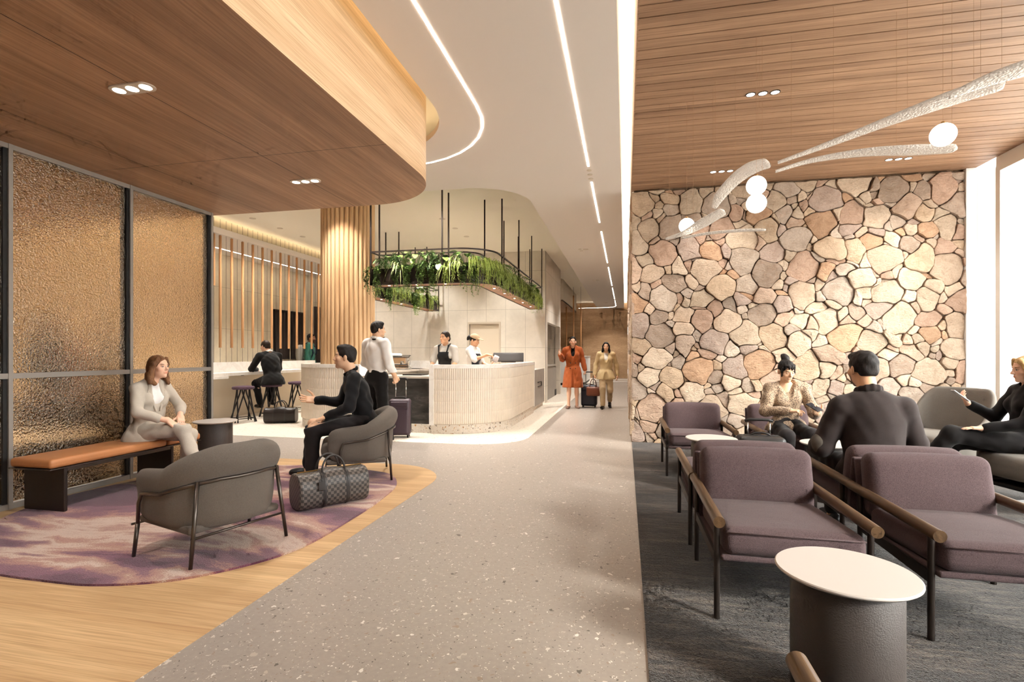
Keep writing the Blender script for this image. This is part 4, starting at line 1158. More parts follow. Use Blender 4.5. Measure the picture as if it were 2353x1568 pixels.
def acrylic():
    N = NT('hammered_acrylic'); co = N.coord()
    b = N.bsdf(Base_Color=lin((244, 236, 226)), Roughness=.25)
    b.inputs['Emission Color'].default_value = lin((255, 238, 220)); b.inputs['Emission Strength'].default_value = .05; b.inputs['Transmission Weight'].default_value = .45; b.inputs['IOR'].default_value = 1.35
    v = N.voro(co, 90, 'SMOOTH_F1'); N.put(b.inputs['Normal'], N.bump(v.outputs['Distance'], .9, .01)); return N.mat
ACR = acrylic(); BRONZE = simple('bronze_blade_edge', (112, 84, 58), .3, .8)
def blade(label, pts, widths, tw, wires):
    """curved acrylic leaf; pts=(u,v,depth) centre line, tw = side tilt"""
    P = [pix(*p) for p in pts]
    t = thing('leaf_pendant', label, 'pendant lamp', P[0], 0, 'curved acrylic leaf pendants')
    path = smooth_path([p - P[0] for p in P], 8); n = len(path); rings = []; edge = []
    for i, p in enumerate(path):
        s = i / (n - 1); j = s * (len(widths) - 1); a = int(min(j, len(widths) - 2)); w = widths[a] + (widths[a + 1] - widths[a]) * (j - a)
        if s > .93: w *= math.sqrt(max(.02, 1 - ((s - .93) / .07) ** 2))
        tg = (path[min(i + 1, n - 1)] - path[max(i - 1, 0)]).normalized(); side = Vector((tg.y, -tg.x, 0)).normalized()
        side = (side + Vector((0, 0, tw))).normalized(); up = side.cross(tg).normalized()
        h = .005
        rings.append([p + side * w + up * h, p + side * w * .5 + up * h * .2, p - side * w * .5 + up * h * .2, p - side * w + up * h, p - side * w - up * h, p - side * w * .5 - up * h * 2, p + side * w * .5 - up * h * 2, p + side * w - up * h])
        edge.append(p - side * w * 1.0 + up * .004)
    m = MB(); m.loft(rings); m.build('leaf', ACR, t, smooth=True)
    m = MB(); m.tube(edge, .0042, 6); m.build('led_edge', BRONZE, t, smooth=True)
    for s in wires:
        p = path[int(s * (n - 1))]
        m = MB(); m.tube([p, (p.x, p.y, ZC - P[0].z)], .0008, 4); m.build('wire', WIRE, t)
    return t
blade('longest acrylic leaf pendant sweeping up to the right over the big globe', [(1787, 374, 3.75), (1900, 333, 3.6), (2030, 283, 3.4), (2180, 228, 3.15), (2310, 186, 2.95)], [.012, .03, .045, .07, .075], .25, [.3, .62, .9])
blade('lower acrylic leaf pendant passing behind the big globe', [(1782, 394, 3.95), (1870, 368, 3.85), (1990, 350, 3.7), (2100, 345, 3.6), (2200, 341, 3.5)], [.012, .03, .05, .065, .05], .2, [.15, .68])
blade('acrylic leaf pendant leaving the frame at the right edge', [(2180, 222, 2.9), (2260, 188, 2.8), (2350, 158, 2.7), (2480, 120, 2.6)], [.02, .05, .07, .07], .2, [.25, .5])
blade('curved acrylic leaf pendant rising over the twin globes', [(1640, 478, 4.6), (1655, 450, 4.5), (1690, 412, 4.35), (1730, 385, 4.2), (1768, 374, 4.1)], [.02, .05, .06, .07, .06], .35, [.1, .5, .85])
blade('short acrylic leaf pendant beside the smallest globe', [(1530, 549, 5.0), (1575, 535, 4.9), (1620, 510, 4.75), (1665, 484, 4.6)], [.012, .04, .065, .05], .3, [.1, .8])
blade('thin acrylic leaf pendant hanging level before the stone wall', [(1565, 547, 4.7), (1630, 536, 4.6), (1700, 530, 4.5), (1760, 528, 4.4)], [.012, .03, .03, .02], .05, [.2, .9])

# ------------------------------------------------------------------ outside the window
m = MB(); m.box(XW + .3, -60, -3.2, 260, 300, -3.0)
tag(m.build('ground', simple('apron_concrete', (214, 208, 200), .9, var=.05, vscale=.05)), 'pale airport apron outside the window', 'ground', kind='structure')
def PXD(u, v, d): return pix(u, v, d)
t = thing('parked_aircraft', 'white parked aircraft outside the window behind the blonde head', 'aircraft', (58, 80, -3.0), .4)
AW = simple('aircraft_white', (235, 236, 238), .4)
m = MB(); m.tube([(-16, 0, 3.6), (-14.5, 0, 3.4), (-12, 0, 3.4), (12, 0, 3.4), (15, 0, 3.8), (18, 0, 4.2)], [.3, 1.2, 1.9, 1.9, 1.2, .3], 18); m.build('fuselage', AW, t, smooth=True)
m = MB(); m.add([(14, 0, 4.4), (18, 0, 4.6), (19.5, 0, 9.5), (17.2, 0, 9.5), (14, .25, 4.4), (18, .1, 4.6), (19.5, .05, 9.5), (17.2, .1, 9.5)], [(0, 1, 2, 3), (4, 7, 6, 5), (0, 3, 7, 4), (1, 5, 6, 2), (3, 2, 6, 7)]); m.build('tail_fin', AW, t)
m = MB(); m.box(-3, -15, 2.6, 2, 15, 2.9); m.build('wing', AW, t)
for x in (-11, 1): MB().box(x, -.6, 0, x + .6, .6, 2).build('landing_gear', GREYCAB, t)
t = thing('service_vehicle', 'small white vehicle parked on the apron outside the window', 'vehicle', (30.5, 43.5, -3.0), .5)
m = MB(); m.rbox((0, 0, .75), (3.8, 1.7, .7), .2); m.rbox((-.3, 0, 1.3), (2.2, 1.5, .6), .2); m.build('body', AW, t, smooth=True)
for sx in (-1.2, 1.2):
    for sy in (-.8, .8): MB().tube([(sx, sy - .1, .32), (sx, sy + .1, .32)], .32, 12).build('wheel', BLACK, t)
t = thing('light_mast', 'thin grey floodlight mast outside the window', 'mast', (66, 98, -3.0))
MB().tube([(0, 0, 0), (0, 0, 17)], .18, 8).build('pole', GREYCAB, t); MB().box(-1.4, -.2, 16.6, 1.4, .2, 17.4).build('lamp_head', GREYCAB, t)
m = MB(); m.box(60, 190, -3, 240, 215, 3.5); tag(m.build('terminal_building', simple('hazy_building', (205, 208, 214), .9)), 'low pale building on the horizon outside the window', 'building')
# ================================================================== HANGING PLANTER
PLANTERM = simple('planter_dark_steel', (58, 48, 44), .4, .5)
PLWOOD = wood('planter_timber_soffit', (172, 118, 78), (128, 82, 52), 'X', knots=.2)
def leafmat(name, a, b, rough=.45):
    N = NT(name); co = N.coord(); f = N.noise(co, 14, 3, .6)
    inf = N.n('ShaderNodeObjectInfo')
    col = N.ramp(f, [(.3, lin(a)), (.7, lin(b))])
    hs = N.n('ShaderNodeHueSaturation'); N.put(hs.inputs['Color'], col); N.put(hs.inputs['Value'], N.math('ADD', .8, N.math('MULTIPLY', inf.outputs['Random'], .4)))
    bs = N.bsdf(Base_Color=hs.outputs[0], Roughness=rough)
    return N.mat
LF_FERN = leafmat('fern_green', (122, 142, 58), (172, 188, 96)); LF_BROAD = leafmat('broad_leaf_green', (72, 112, 46), (140, 172, 82), .35); LF_VINE = leafmat('vine_green', (76, 108, 46), (126, 152, 72)); LF_SPID = leafmat('spider_plant_green', (120, 140, 62), (196, 200, 130)); LF_DARK = leafmat('dark_palm_green', (46, 80, 38), (92, 124, 58))
zb = 2.45; zt = 2.985     # bottom tray and top rail of the planter frame
# U shaped frame: outer line at X -5.23 .. -2.09, front Y 7.98, arms run back to 13.25
XO0, XO1, YF, YE, TR = -5.23, -2.09, 7.98, 13.25, .335
def main_(d, r=.62):
    b, f = XO1 - d, YF + d; r = r - d if d < r - .12 else .12
    return [(-4.17, f)] + arc(b - r, f + r, r, 270, 360, 12) + [(b, YE)]
def left_(d): return [(XO0 + d, 9.35), (XO0 + d, YE)]
def strip(mb, p, q, z0, z1, mi=0):
    n = len(p)
    for i in range(n - 1):
        mb.add([(*p[i], z0), (*p[i + 1], z0), (*q[i + 1], z0), (*q[i], z0), (*p[i], z1), (*p[i + 1], z1), (*q[i + 1], z1), (*q[i], z1)], [(0, 3, 2, 1), (4, 5, 6, 7), (0, 1, 5, 4), (2, 3, 7, 6)], mi)
    for e in (0, n - 1): mb.add([(*p[e], z0), (*q[e], z0), (*q[e], z1), (*p[e], z1)], [(0, 1, 2, 3)], mi)
def endbars(mb, fn, z0, z1, w=.02, a=0, b=None):
    b = TR if b is None else b
    for k in (0, -1):
        p, q = fn(a)[k], fn(b)[k]; nb = fn(a)[1 if k == 0 else -2]; L = math.dist(p, nb); dx, dy = (nb[0] - p[0]) / L * w, (nb[1] - p[1]) / L * w
        strip(mb, [p, q], [(p[0] + dx, p[1] + dy), (q[0] + dx, q[1] + dy)], z0, z1)
def planter(fn, label, rods, lamps):
    t = thing('hanging_planter', label, 'planter')
    m = MB(); strip(m, fn(.02), fn(TR - .02), zb, zb + .025); m.build('timber_underside', PLWOOD, t)
    m = MB(); strip(m, fn(0), fn(.02), zb - .01, zb + .03); strip(m, fn(TR - .02), fn(TR), zb - .01, zb + .03); endbars(m, fn, zb - .009, zb + .029); m.build('bottom_frame', PLANTERM, t)
    m = MB(); strip(m, fn(.055), fn(.065), zb + .025, zb + .27); strip(m, fn(TR - .065), fn(TR - .055), zb + .025, zb + .27); strip(m, fn(.066), fn(TR - .066), zb + .2, zb + .22); endbars(m, fn, zb + .026, zb + .268, .01, .056, TR - .056); m.build('trough', PLANTERM, t, auto=40)
    m = MB(); strip(m, fn(0), fn(.022), zt, zt + .022); strip(m, fn(TR - .022), fn(TR), zt, zt + .022); endbars(m, fn, zt + .001, zt + .021); m.build('top_rail', PLANTERM, t)
    for x, y in rods:
        m = MB(); m.box(x - .011, y - .011, zb, x + .011, y + .011, ZR); m.build('hanging_rod', PLANTERM, t)
    for x, y in lamps: MB().lathe([(.001, -.003), (.02, -.003), (.02, .002)], (x, y, zb), 12).build('downlight', LENS, t)
rods = []
for y in (8.82, 10.3, 11.75, 13.24): rods += [(XO1 - .011, y), (XO1 - TR + .011, y)]
rods += [(-4.159, YF + .011), (-2.9, YF + .011), (-4.159, YF + TR - .011), (-2.9, YF + TR - .011)]
PLANTER_LAMPS = [(-3.9, 8.15), (-3.4, 8.15), (-2.9, 8.15), (-2.26, 8.9), (-2.26, 9.7), (-2.26, 10.6), (-2.26, 11.5)]
planter(main_, 'dark steel hanging planter bending round the corner above the cafe counter', rods, PLANTER_LAMPS + [(-2.26, 12.5)])
planter(left_, 'straight hanging planter partly hidden behind the fluted column', [(x, y) for y in (9.361, 10.73, 12.39, 13.24) for x in (XO0 + .011, XO0 + TR - .011)], [(-5.06, y) for y in (10.2, 11.2, 12.2)])

# plants: one of each kind is built at the origin, then copied
def leaf_strip(mb, pts, w, tip=.1, fold=.25, mi=0):
    n = len(pts); vs = []; fs = []
    for i, p in enumerate(pts):
        t_ = i / (n - 1); ww = w * (math.sin(PI * min(1, t_ * .92 + .08)) ** .7 if tip else 1)
        tg = (pts[min(i + 1, n - 1)] - pts[max(i - 1, 0)]).normalized(); sd = tg.cross(Vector((0, 0, 1)))
        if sd.length < 1e-3: sd = Vector((1, 0, 0))
        sd.normalize(); up = sd.cross(tg)
        vs += [p + sd * ww + up * ww * fold, p, p - sd * ww + up * ww * fold]
    for i in range(n - 1):
        fs += [(3 * i, 3 * i + 1, 3 * i + 4, 3 * i + 3), (3 * i + 1, 3 * i + 2, 3 * i + 5, 3 * i + 4)]
    mb.add(vs, fs, mi)
def archp(az, L, rise, drop, n=9, r0=.02):
    d = Vector((math.cos(az), math.sin(az), 0)); P = []
    for i in range(n):
        t_ = i / (n - 1); P.append(d * (r0 + L * (t_ ** .9)) + Vector((0, 0, rise * math.sin(min(1, t_ * 1.25) * PI / 2) - drop * t_ ** 2.2)))
    return P
def make_plant(kind, seed):
    R_ = random.Random(seed); t = thing(kind[0], kind[1], 'plant', (0, 0, 0), 0, 'plants of the hanging planter')
    k = kind[0]
    m = MB(); stem = MB(); st_ = False
    if k == 'broadleaf_plant':
        for i in range(16):
            az = R_.uniform(0, 2 * PI); L = R_.uniform(.14, .3); ri = R_.uniform(.16, .42); P = archp(az, L, ri, R_.uniform(.05, .2), 8)
            stem.tube(P[:4], .004, 4); leaf_strip(m, [P[3] + (P[-1] - P[3]) * (j / 6) + Vector((0, 0, -.05 * (j / 6) ** 2)) for j in range(7)], R_.uniform(.045, .075)); st_ = True
        m.build('foliage', LF_BROAD, t, smooth=True)
    elif k == 'spider_plant':
        for i in range(34): leaf_strip(m, archp(R_.uniform(0, 2 * PI), R_.uniform(.16, .3), R_.uniform(.12, .25), R_.uniform(.2, .5), 9), R_.uniform(.006, .010))
        m.build('foliage', LF_SPID, t, smooth=True)
    elif k == 'fern':
        for i in range(22):
            P = archp(R_.uniform(0, 2 * PI), R_.uniform(.14, .28), R_.uniform(.1, .24), R_.uniform(.1, .42), 14); stem.tube(P, .0025, 4); st_ = True
            for j in range(2, 14):
                for sg in (-1, 1):
                    tg = (P[min(j + 1, 13)] - P[j - 1]).normalized(); sd = tg.cross(Vector((0, 0, 1))).normalized() * sg; l = .055 * math.sin(PI * (j / 15) ** .7) + .008
                    leaf_strip(m, [P[j], P[j] + sd * l * .5 + tg * l * .15, P[j] + sd * l + tg * l * .3 - Vector((0, 0, l * .3))], .009)
        m.build('foliage', LF_FERN, t, smooth=True)
    elif k == 'dark_palm':
        for i in range(20):
            P = archp(R_.uniform(0, 2 * PI), R_.uniform(.1, .25), R_.uniform(.18, .4), R_.uniform(.0, .2), 10); stem.tube(P, .003, 4); st_ = True
            for j in range(3, 10):
                for sg in (-1, 1):
                    tg = (P[min(j + 1, 9)] - P[j - 1]).normalized(); sd = tg.cross(Vector((0, 0, 1))).normalized() * sg; l = R_.uniform(.06, .1)
                    leaf_strip(m, [P[j], P[j] + sd * l * .5 + tg * l * .4, P[j] + sd * l * .8 + tg * l - Vector((0, 0, l * .3))], .008)
        m.build('foliage', LF_DARK, t, smooth=True)
    elif k == 'trailing_vine':       # strings hang over the -Y side
        for i in range(15):
            x = R_.uniform(-.15, .15); L = R_.uniform(.2, .48); y = -.15 - R_.uniform(0, .05)
            P = [Vector((x * .4, 0, .02)), Vector((x * .8, -.1, .09)), Vector((x, y, .02))] + [Vector((x + .015 * math.sin(j * 1.3 + i), y + .012 * math.cos(j + i), .02 - L * j / 7)) for j in range(1, 8)]
            P = smooth_path(P, 4); stem.tube(P, .002, 3); st_ = True
            for p in P[3:]:
                for _ in range(2):
                    a = R_.uniform(0, 2 * PI); d = Vector((math.cos(a), math.sin(a), R_.uniform(-.8, .1))).normalized(); leaf_strip(m, [p, p + d * .015, p + d * .03], .011)
        m.build('foliage', LF_VINE, t, smooth=True)
    else:                            # weeping grass: fine curtains over the -Y side
        for i in range(46):
            x = R_.uniform(-.17, .17); L = R_.uniform(.1, .36); y = -.13 - R_.uniform(0, .09); P = [Vector((x * .6, R_.uniform(-.05, .08), .02)), Vector((x * .9, y * .6, R_.uniform(.1, .2))), Vector((x, y, .02)), Vector((x + R_.uniform(-.03, .03), y - .015, .02 - L * .5)), Vector((x + R_.uniform(-.05, .05), y, .02 - L))]
            P = smooth_path(P, 4)
            leaf_strip(m, P, .004)
            for p in P[3::2]:
                a = R_.uniform(0, 2 * PI); d = Vector((math.cos(a), math.sin(a), -.9)).normalized(); leaf_strip(m, [p, p + d * .02, p + d * .04], .0045)
        m.build('foliage', LF_FERN, t, smooth=True)
    if st_: stem.build('stems', LF_DARK, t)
    return t
KINDS_ = [('broadleaf_plant', 'broad leaved green plant standing up out of the hanging planter'), ('spider_plant', 'pale striped arching grass plant in the hanging planter'), ('fern', 'feathery green fern in the hanging planter'), ('dark_palm', 'dark narrow leaved palm plant in the hanging planter'), ('trailing_vine', 'small leaved vine trailing down over the side of the hanging planter'), ('weeping_plant', 'fine bright green weeping plant spilling over the hanging planter')]
PR = {}
rnd = random.Random(21)
def put(kind, x, y, rz):
    ka = kind + str(rnd.randrange(2))
    if ka not in PR:
        PR[ka] = make_plant([k for k in KINDS_ if k[0] == kind][0], rnd.randrange(999)); PR[ka].location = (x, y, zb + .22); PR[ka].rotation_euler = (0, 0, rz); return
    dup(PR[ka], (x, y, zb + .22), rz)
xs_ = -4.75; seq = ['trailing_vine', 'dark_palm', 'broadleaf_plant', 'spider_plant', 'trailing_vine', 'broadleaf_plant', 'fern', 'trailing_vine', 'dark_palm', 'broadleaf_plant', 'spider_plant', 'weeping_plant', 'broadleaf_plant', 'trailing_vine']
for i, k in enumerate(seq):
    x = -4.08 + 1.66 * i / (len(seq) - 1); put(k, x, YF + (.12 if 'tr' in k or 'we' in k or 'sp' in k else .19), rnd.uniform(-.25, .25) if k in ('trailing_vine', 'weeping_plant') else rnd.uniform(0, 6))
for (x, y, a) in ((-2.36, 8.12, .5), (-2.22, 8.3, .9), (-2.18, 8.55, 1.3)): put('weeping_plant', x, y, a)
yy = 8.8; q = 0
while yy < 13.1:
    k = ['weeping_plant', 'broadleaf_plant', 'weeping_plant', 'fern', 'weeping_plant', 'dark_palm'][q % 6]
    put(k, XO1 - (.13 if k[0] == 'w' else .17), yy, PI / 2 + rnd.uniform(-.3, .3) if k[0] == 'w' else rnd.uniform(0, 6)); yy += .27; q += 1
yy = 9.5; q = 0
while yy < 13.1:
    k = ['weeping_plant', 'fern', 'trailing_vine', 'weeping_plant', 'broadleaf_plant'][q % 5]
    put(k, XO0 + TR - (.13 if k[0] in 'wt' else .17), yy, PI / 2 + rnd.uniform(-.3, .3) if k[0] in 'wt' else rnd.uniform(0, 6)); yy += .3; q += 1
for (x) in (-2.26, -5.06): put('weeping_plant', x, 13.1, PI)
# ================================================================== PEOPLE (one continuous body each; hair and clothes are children)
V = Vector
def lerp(a, b, t): return a + (b - a) * t

def nets(f, org, h):
    """naive surface nets of a sampled distance field"""
    nx, ny, nz = f.shape; s = f < 0
    cnt = np.zeros((nx - 1, ny - 1, nz - 1), np.int8)
    for dx in (0, 1):
        for dy in (0, 1):
            for dz in (0, 1): cnt += s[dx:nx - 1 + dx, dy:ny - 1 + dy, dz:nz - 1 + dz]
    act = (cnt > 0) & (cnt < 8); ids = np.argwhere(act); n = len(ids)
    if n == 0: return np.zeros((0, 3)), np.zeros((0, 4), int)
    idx = -np.ones(act.shape, np.int64); idx[act] = np.arange(n)
    acc = np.zeros((n, 3)); num = np.zeros(n)
    C = [(0, 0, 0), (1, 0, 0), (0, 1, 0), (1, 1, 0), (0, 0, 1), (1, 0, 1), (0, 1, 1), (1, 1, 1)]
    val = [f[ids[:, 0] + c[0], ids[:, 1] + c[1], ids[:, 2] + c[2]] for c in C]
    for a in range(8):
        for b in range(a + 1, 8):
            if sum(abs(C[a][i] - C[b][i]) for i in range(3)) != 1: continue
            m = (val[a] < 0) != (val[b] < 0)
            t = val[a][m] / (val[a][m] - val[b][m])
            acc[m] += np.array(C[a]) + t[:, None] * (np.array(C[b]) - np.array(C[a])); num[m] += 1
    v = (ids + acc / num[:, None]) * h + org
    quads = []
    for ax in range(3):
        b, c = (ax + 1) % 3, (ax + 2) % 3
        sl0 = [slice(None)] * 3; sl1 = [slice(None)] * 3
        sl0[ax] = slice(0, -1); sl1[ax] = slice(1, None)
        e0, e1 = s[tuple(sl0)], s[tuple(sl1)]
        E = np.argwhere(e0 != e1)
        ok = (E[:, b] > 0) & (E[:, c] > 0) & (E[:, b] < f.shape[b] - 1) & (E[:, c] < f.shape[c] - 1); E = E[ok]
        flip = e0[E[:, 0], E[:, 1], E[:, 2]]
        q = []
        for db, dc in ((1, 1), (0, 1), (0, 0), (1, 0)):
            k = E.copy(); k[:, b] -= db; k[:, c] -= dc; q.append(idx[k[:, 0], k[:, 1], k[:, 2]])
        q = np.stack(q, 1); q[~flip] = q[~flip][:, ::-1]; quads.append(q)
    return v, np.concatenate(quads)

def cap(a, b, ra, rb=None, k=.02): return ('cap', V(a), V(b), ra, ra if rb is None else rb, k)
def ell(c, r, R=None, k=.03): return ('ell', V(c), tuple(r), R if R is not None else Matrix.Identity(3), k)
def rbx(c, hsz, rad, R=None, k=.01): return ('box', V(c), tuple(hsz), rad, R if R is not None else Matrix.Identity(3), k)
def grow(p, d):
    if p[0] == 'cap': return ('cap', p[1], p[2], p[3] + d, p[4] + d, min(p[5], .022))
    if p[0] == 'ell': return ('ell', p[1], tuple(x + d for x in p[2]), p[3], min(p[4], .03))
    return ('box', p[1], tuple(x + d for x in p[2]), p[3], p[4], p[5])

def sdf(prims, h, subs=(), planes=(), fold=0.0, fseed=0, fscale=1.0):
    lo = np.array([1e9] * 3); hi = -lo
    def bounds(p):
        if p[0] == 'cap':
            r = max(p[3], p[4]); a = np.array(p[1]); b = np.array(p[2]); return np.minimum(a, b) - r, np.maximum(a, b) + r
        r = max(p[2]) * (1.75 if p[0] == 'box' else 1.02); c = np.array(p[1]); return c - r, c + r
    for p in prims:
        a, b = bounds(p); lo = np.minimum(lo, a); hi = np.maximum(hi, b)
    pad = 3 * h + fold * 3; lo -= pad; hi += pad
    n = np.ceil((hi - lo) / h).astype(int) + 1
    f = np.full(n, .25, np.float32)
    ax = [lo[i] + h * np.arange(n[i]) for i in range(3)]
    def block(p, ext):
        a, b = bounds(p); i0 = np.maximum(0, np.floor((a - ext - lo) / h).astype(int)); i1 = np.minimum(n, np.ceil((b + ext - lo) / h).astype(int) + 1)
        if np.any(i1 <= i0): return None
        sl = tuple(slice(i0[i], i1[i]) for i in range(3))
        X = ax[0][sl[0]][:, None, None]; Y = ax[1][sl[1]][None, :, None]; Z = ax[2][sl[2]][None, None, :]
        return sl, X, Y, Z
    def dist(p, X, Y, Z):
        if p[0] == 'cap':
            a = p[1]; d = p[2] - p[1]; L = max(d.length_squared, 1e-12)
            px, py, pz = X - a.x, Y - a.y, Z - a.z
            t = np.clip((px * d.x + py * d.y + pz * d.z) / L, 0, 1)
            return np.sqrt((px - t * d.x) ** 2 + (py - t * d.y) ** 2 + (pz - t * d.z) ** 2) - (p[3] + (p[4] - p[3]) * t)
        R = p[3] if p[0] == 'ell' else p[4]
        px, py, pz = X - p[1].x, Y - p[1].y, Z - p[1].z
        q = [px * R[0][j] + py * R[1][j] + pz * R[2][j] for j in range(3)]
        if p[0] == 'ell':
            r = p[2]
            k0 = np.sqrt(sum((q[i] / r[i]) ** 2 for i in range(3))); k1 = np.sqrt(sum((q[i] / r[i] ** 2) ** 2 for i in range(3))) + 1e-9
            return k0 * (k0 - 1) / k1
        hs, rad = p[2], p[3]
        d = [np.abs(q[i]) - (hs[i] - rad) for i in range(3)]
        return np.sqrt(sum(np.maximum(x, 0) ** 2 for x in d)) + np.minimum(np.maximum(np.maximum(d[0], d[1]), d[2]), 0) - rad
    for p in prims:
        k = p[-1]; bl = block(p, k + 2 * h + .01)
        if bl is None: continue
        sl, X, Y, Z = bl; d = dist(p, X, Y, Z).astype(np.float32); g = f[sl]
        hh = np.clip(.5 + .5 * (g - d) / k, 0, 1); f[sl] = g + (d - g) * hh - k * hh * (1 - hh)
    if fold:
        rnd = random.Random(fseed); X = ax[0][:, None, None]; Y = ax[1][None, :, None]; Z = ax[2][None, None, :]
        g = np.zeros(n, np.float32)
        for _ in range(5):
            a, b, c = rnd.uniform(-1, 1), rnd.uniform(-1, 1), rnd.uniform(-1, 1); w = rnd.uniform(35, 80) * fscale; l = math.sqrt(a * a + b * b + c * c)
            w2 = rnd.uniform(8, 20)
            g += np.sin((a * X + b * Y + c * Z) * w / l + 2.0 * np.sin(X * w2 + rnd.uniform(0, 6)) + rnd.uniform(0, 6)).astype(np.float32)
        f += g * (fold / 2.6)
    for p in subs:
        k = p[-1]; bl = block(p, k + 2 * h + .01)
        if bl is None: continue
        sl, X, Y, Z = bl; d = -dist(p, X, Y, Z).astype(np.float32); g = f[sl]
        hh = np.clip(.5 - .5 * (g - d) / k, 0, 1); f[sl] = g + (d - g) * hh + k * hh * (1 - hh)
    if planes:
        X = ax[0][:, None, None]; Y = ax[1][None, :, None]; Z = ax[2][None, None, :]
        for pt, nr in planes:
            nr = V(nr).normalized(); f = np.maximum(f, ((X - pt[0]) * nr.x + (Y - pt[1]) * nr.y + (Z - pt[2]) * nr.z).astype(np.float32))
    return nets(f, lo, h)

def np_obj(name, parts, mats, parent=None, cols=None):
    vs = np.concatenate([p[0] for p in parts]); off = 0; fs = []
    for p in parts: fs.append(p[1] + off); off += len(p[0])
    fs = np.concatenate(fs)
    me = bpy.data.meshes.new(name)
    me.vertices.add(len(vs)); me.vertices.foreach_set('co', vs.astype(np.float32).ravel())
    me.loops.add(len(fs) * 4); me.loops.foreach_set('vertex_index', fs.astype(np.int32).ravel())
    me.polygons.add(len(fs)); me.polygons.foreach_set('loop_start', np.arange(0, len(fs) * 4, 4, dtype=np.int32))
    me.polygons.foreach_set('use_smooth', np.ones(len(fs), bool))
    me.materials.append(mats)
    if cols is not None:
        ca = me.color_attributes.new('Col', 'FLOAT_COLOR', 'POINT'); ca.data.foreach_set('color', cols.astype(np.float32).ravel())
    me.update(calc_edges=True); me.validate()
    o = link(bpy.data.objects.new(name, me))
    if parent is not None: o.parent = parent
    return o

def skin_mat():
    N = NT('skin'); at = N.n('ShaderNodeVertexColor'); at.layer_name = 'Col'
    f = N.noise(N.coord(), 90, 3, .6)
    col = N.mix(.18, at.outputs[0], N.ramp(f, [(.3, (.8, .74, .7)), (.7, (1, 1, 1))]), 'MULTIPLY')
    b = N.bsdf(Base_Color=col, Roughness=.5); b.inputs['Specular IOR Level'].default_value = .35
    return N.mat
SKIN = skin_mat()
def hair_mat(name, rgb, rgb2):
    N = NT(name); co = N.coord()
    f = N.noise(N.mapping(co, (260, 260, 18)), 1.0, 3, .6, .4); g = N.noise(co, 9, 3, .5)
    b = N.bsdf(Base_Color=N.ramp(N.math('ADD', N.math('MULTIPLY', f, .6), N.math('MULTIPLY', g, .4)), [(.35, lin(rgb2)), (.62, lin(rgb))]), Roughness=.55)
    b.inputs['Specular IOR Level'].default_value = .25
    N.put(b.inputs['Normal'], N.bump(f, .6, .004)); return N.mat
HBLACK = hair_mat('hair_black', (38, 30, 27), (14, 11, 10)); HBROWN = hair_mat('hair_brown', (140, 98, 64), (78, 50, 36)); HBLONDE = hair_mat('hair_blonde', (222, 186, 132), (164, 124, 76)); HDBROWN = hair_mat('hair_dark_brown', (62, 44, 34), (26, 19, 16))

def frame(fwd, up=(0, 0, 1)):
    f = V(fwd).normalized(); r = f.cross(V(up)).normalized(); u = r.cross(f).normalized()
    return Matrix((r, f, u)).transposed()          # columns: right, forward, up

def stand(h=1.72, **o):
    s = h / 1.72
    P = dict(pelvis=(0, 0, .93), neck=(0, -.015, 1.445), head=(0, .03, 1.605), shR=(.175, -.01, 1.405), shL=(-.175, -.01, 1.405), elR=(.225, -.03, 1.13), elL=(-.225, -.03, 1.13), wrR=(.235, .06, .88), wrL=(-.235, .06, .88),
             hipR=(.088, 0, .9), hipL=(-.088, 0, .9), knR=(.095, .015, .49), knL=(-.095, .015, .49), anR=(.09, -.02, .085), anL=(-.09, -.02, .085), toeR=(.2, 1, 0), toeL=(-.2, 1, 0),
             face=(0, 1, 0), hdR=(0, .15, -1), hdL=(0, .15, -1), hnR=(-1, .1, 0), hnL=(1, .1, 0), curlR=.35, curlL=.35)
    P = {k: ((V(v) * s if k[:2] not in ('fa', 'hd', 'hn', 'to') else V(v)) if isinstance(v, tuple) else v) for k, v in P.items()}
    for k, v in o.items(): P[k] = V(v) if isinstance(v, tuple) else v
    P['s'] = s; return P
def sit(S=.45, h=1.72, **o):
    s = h / 1.72
    P = dict(pelvis=(0, 0, .1), neck=(0, .0, .6), head=(0, .04, .765), shR=(.175, 0, .565), shL=(-.175, 0, .565), elR=(.24, .05, .3), elL=(-.24, .05, .3), wrR=(.16, .28, .2), wrL=(-.16, .28, .2),
             hipR=(.088, .02, .085), hipL=(-.088, .02, .085), knR=(.11, .44, .08), knL=(-.11, .44, .08))
    P = {k: V(v) * s + V((0, 0, S)) for k, v in P.items()}
    P.update(anR=V((.11, .42 * s, .085)), anL=V((-.11, .42 * s, .085)), toeR=V((.1, 1, 0)), toeL=V((-.1, 1, 0)), face=V((0, 1, 0)), hdR=V((-.2, 1, -.3)), hdL=V((.2, 1, -.3)), hnR=V((0, -.2, -1)), hnL=V((0, -.2, -1)), curlR=.3, curlL=.3)
    for k, v in o.items():
        P[k] = V(v) if isinstance(v, tuple) else v
    P['s'] = s; return P

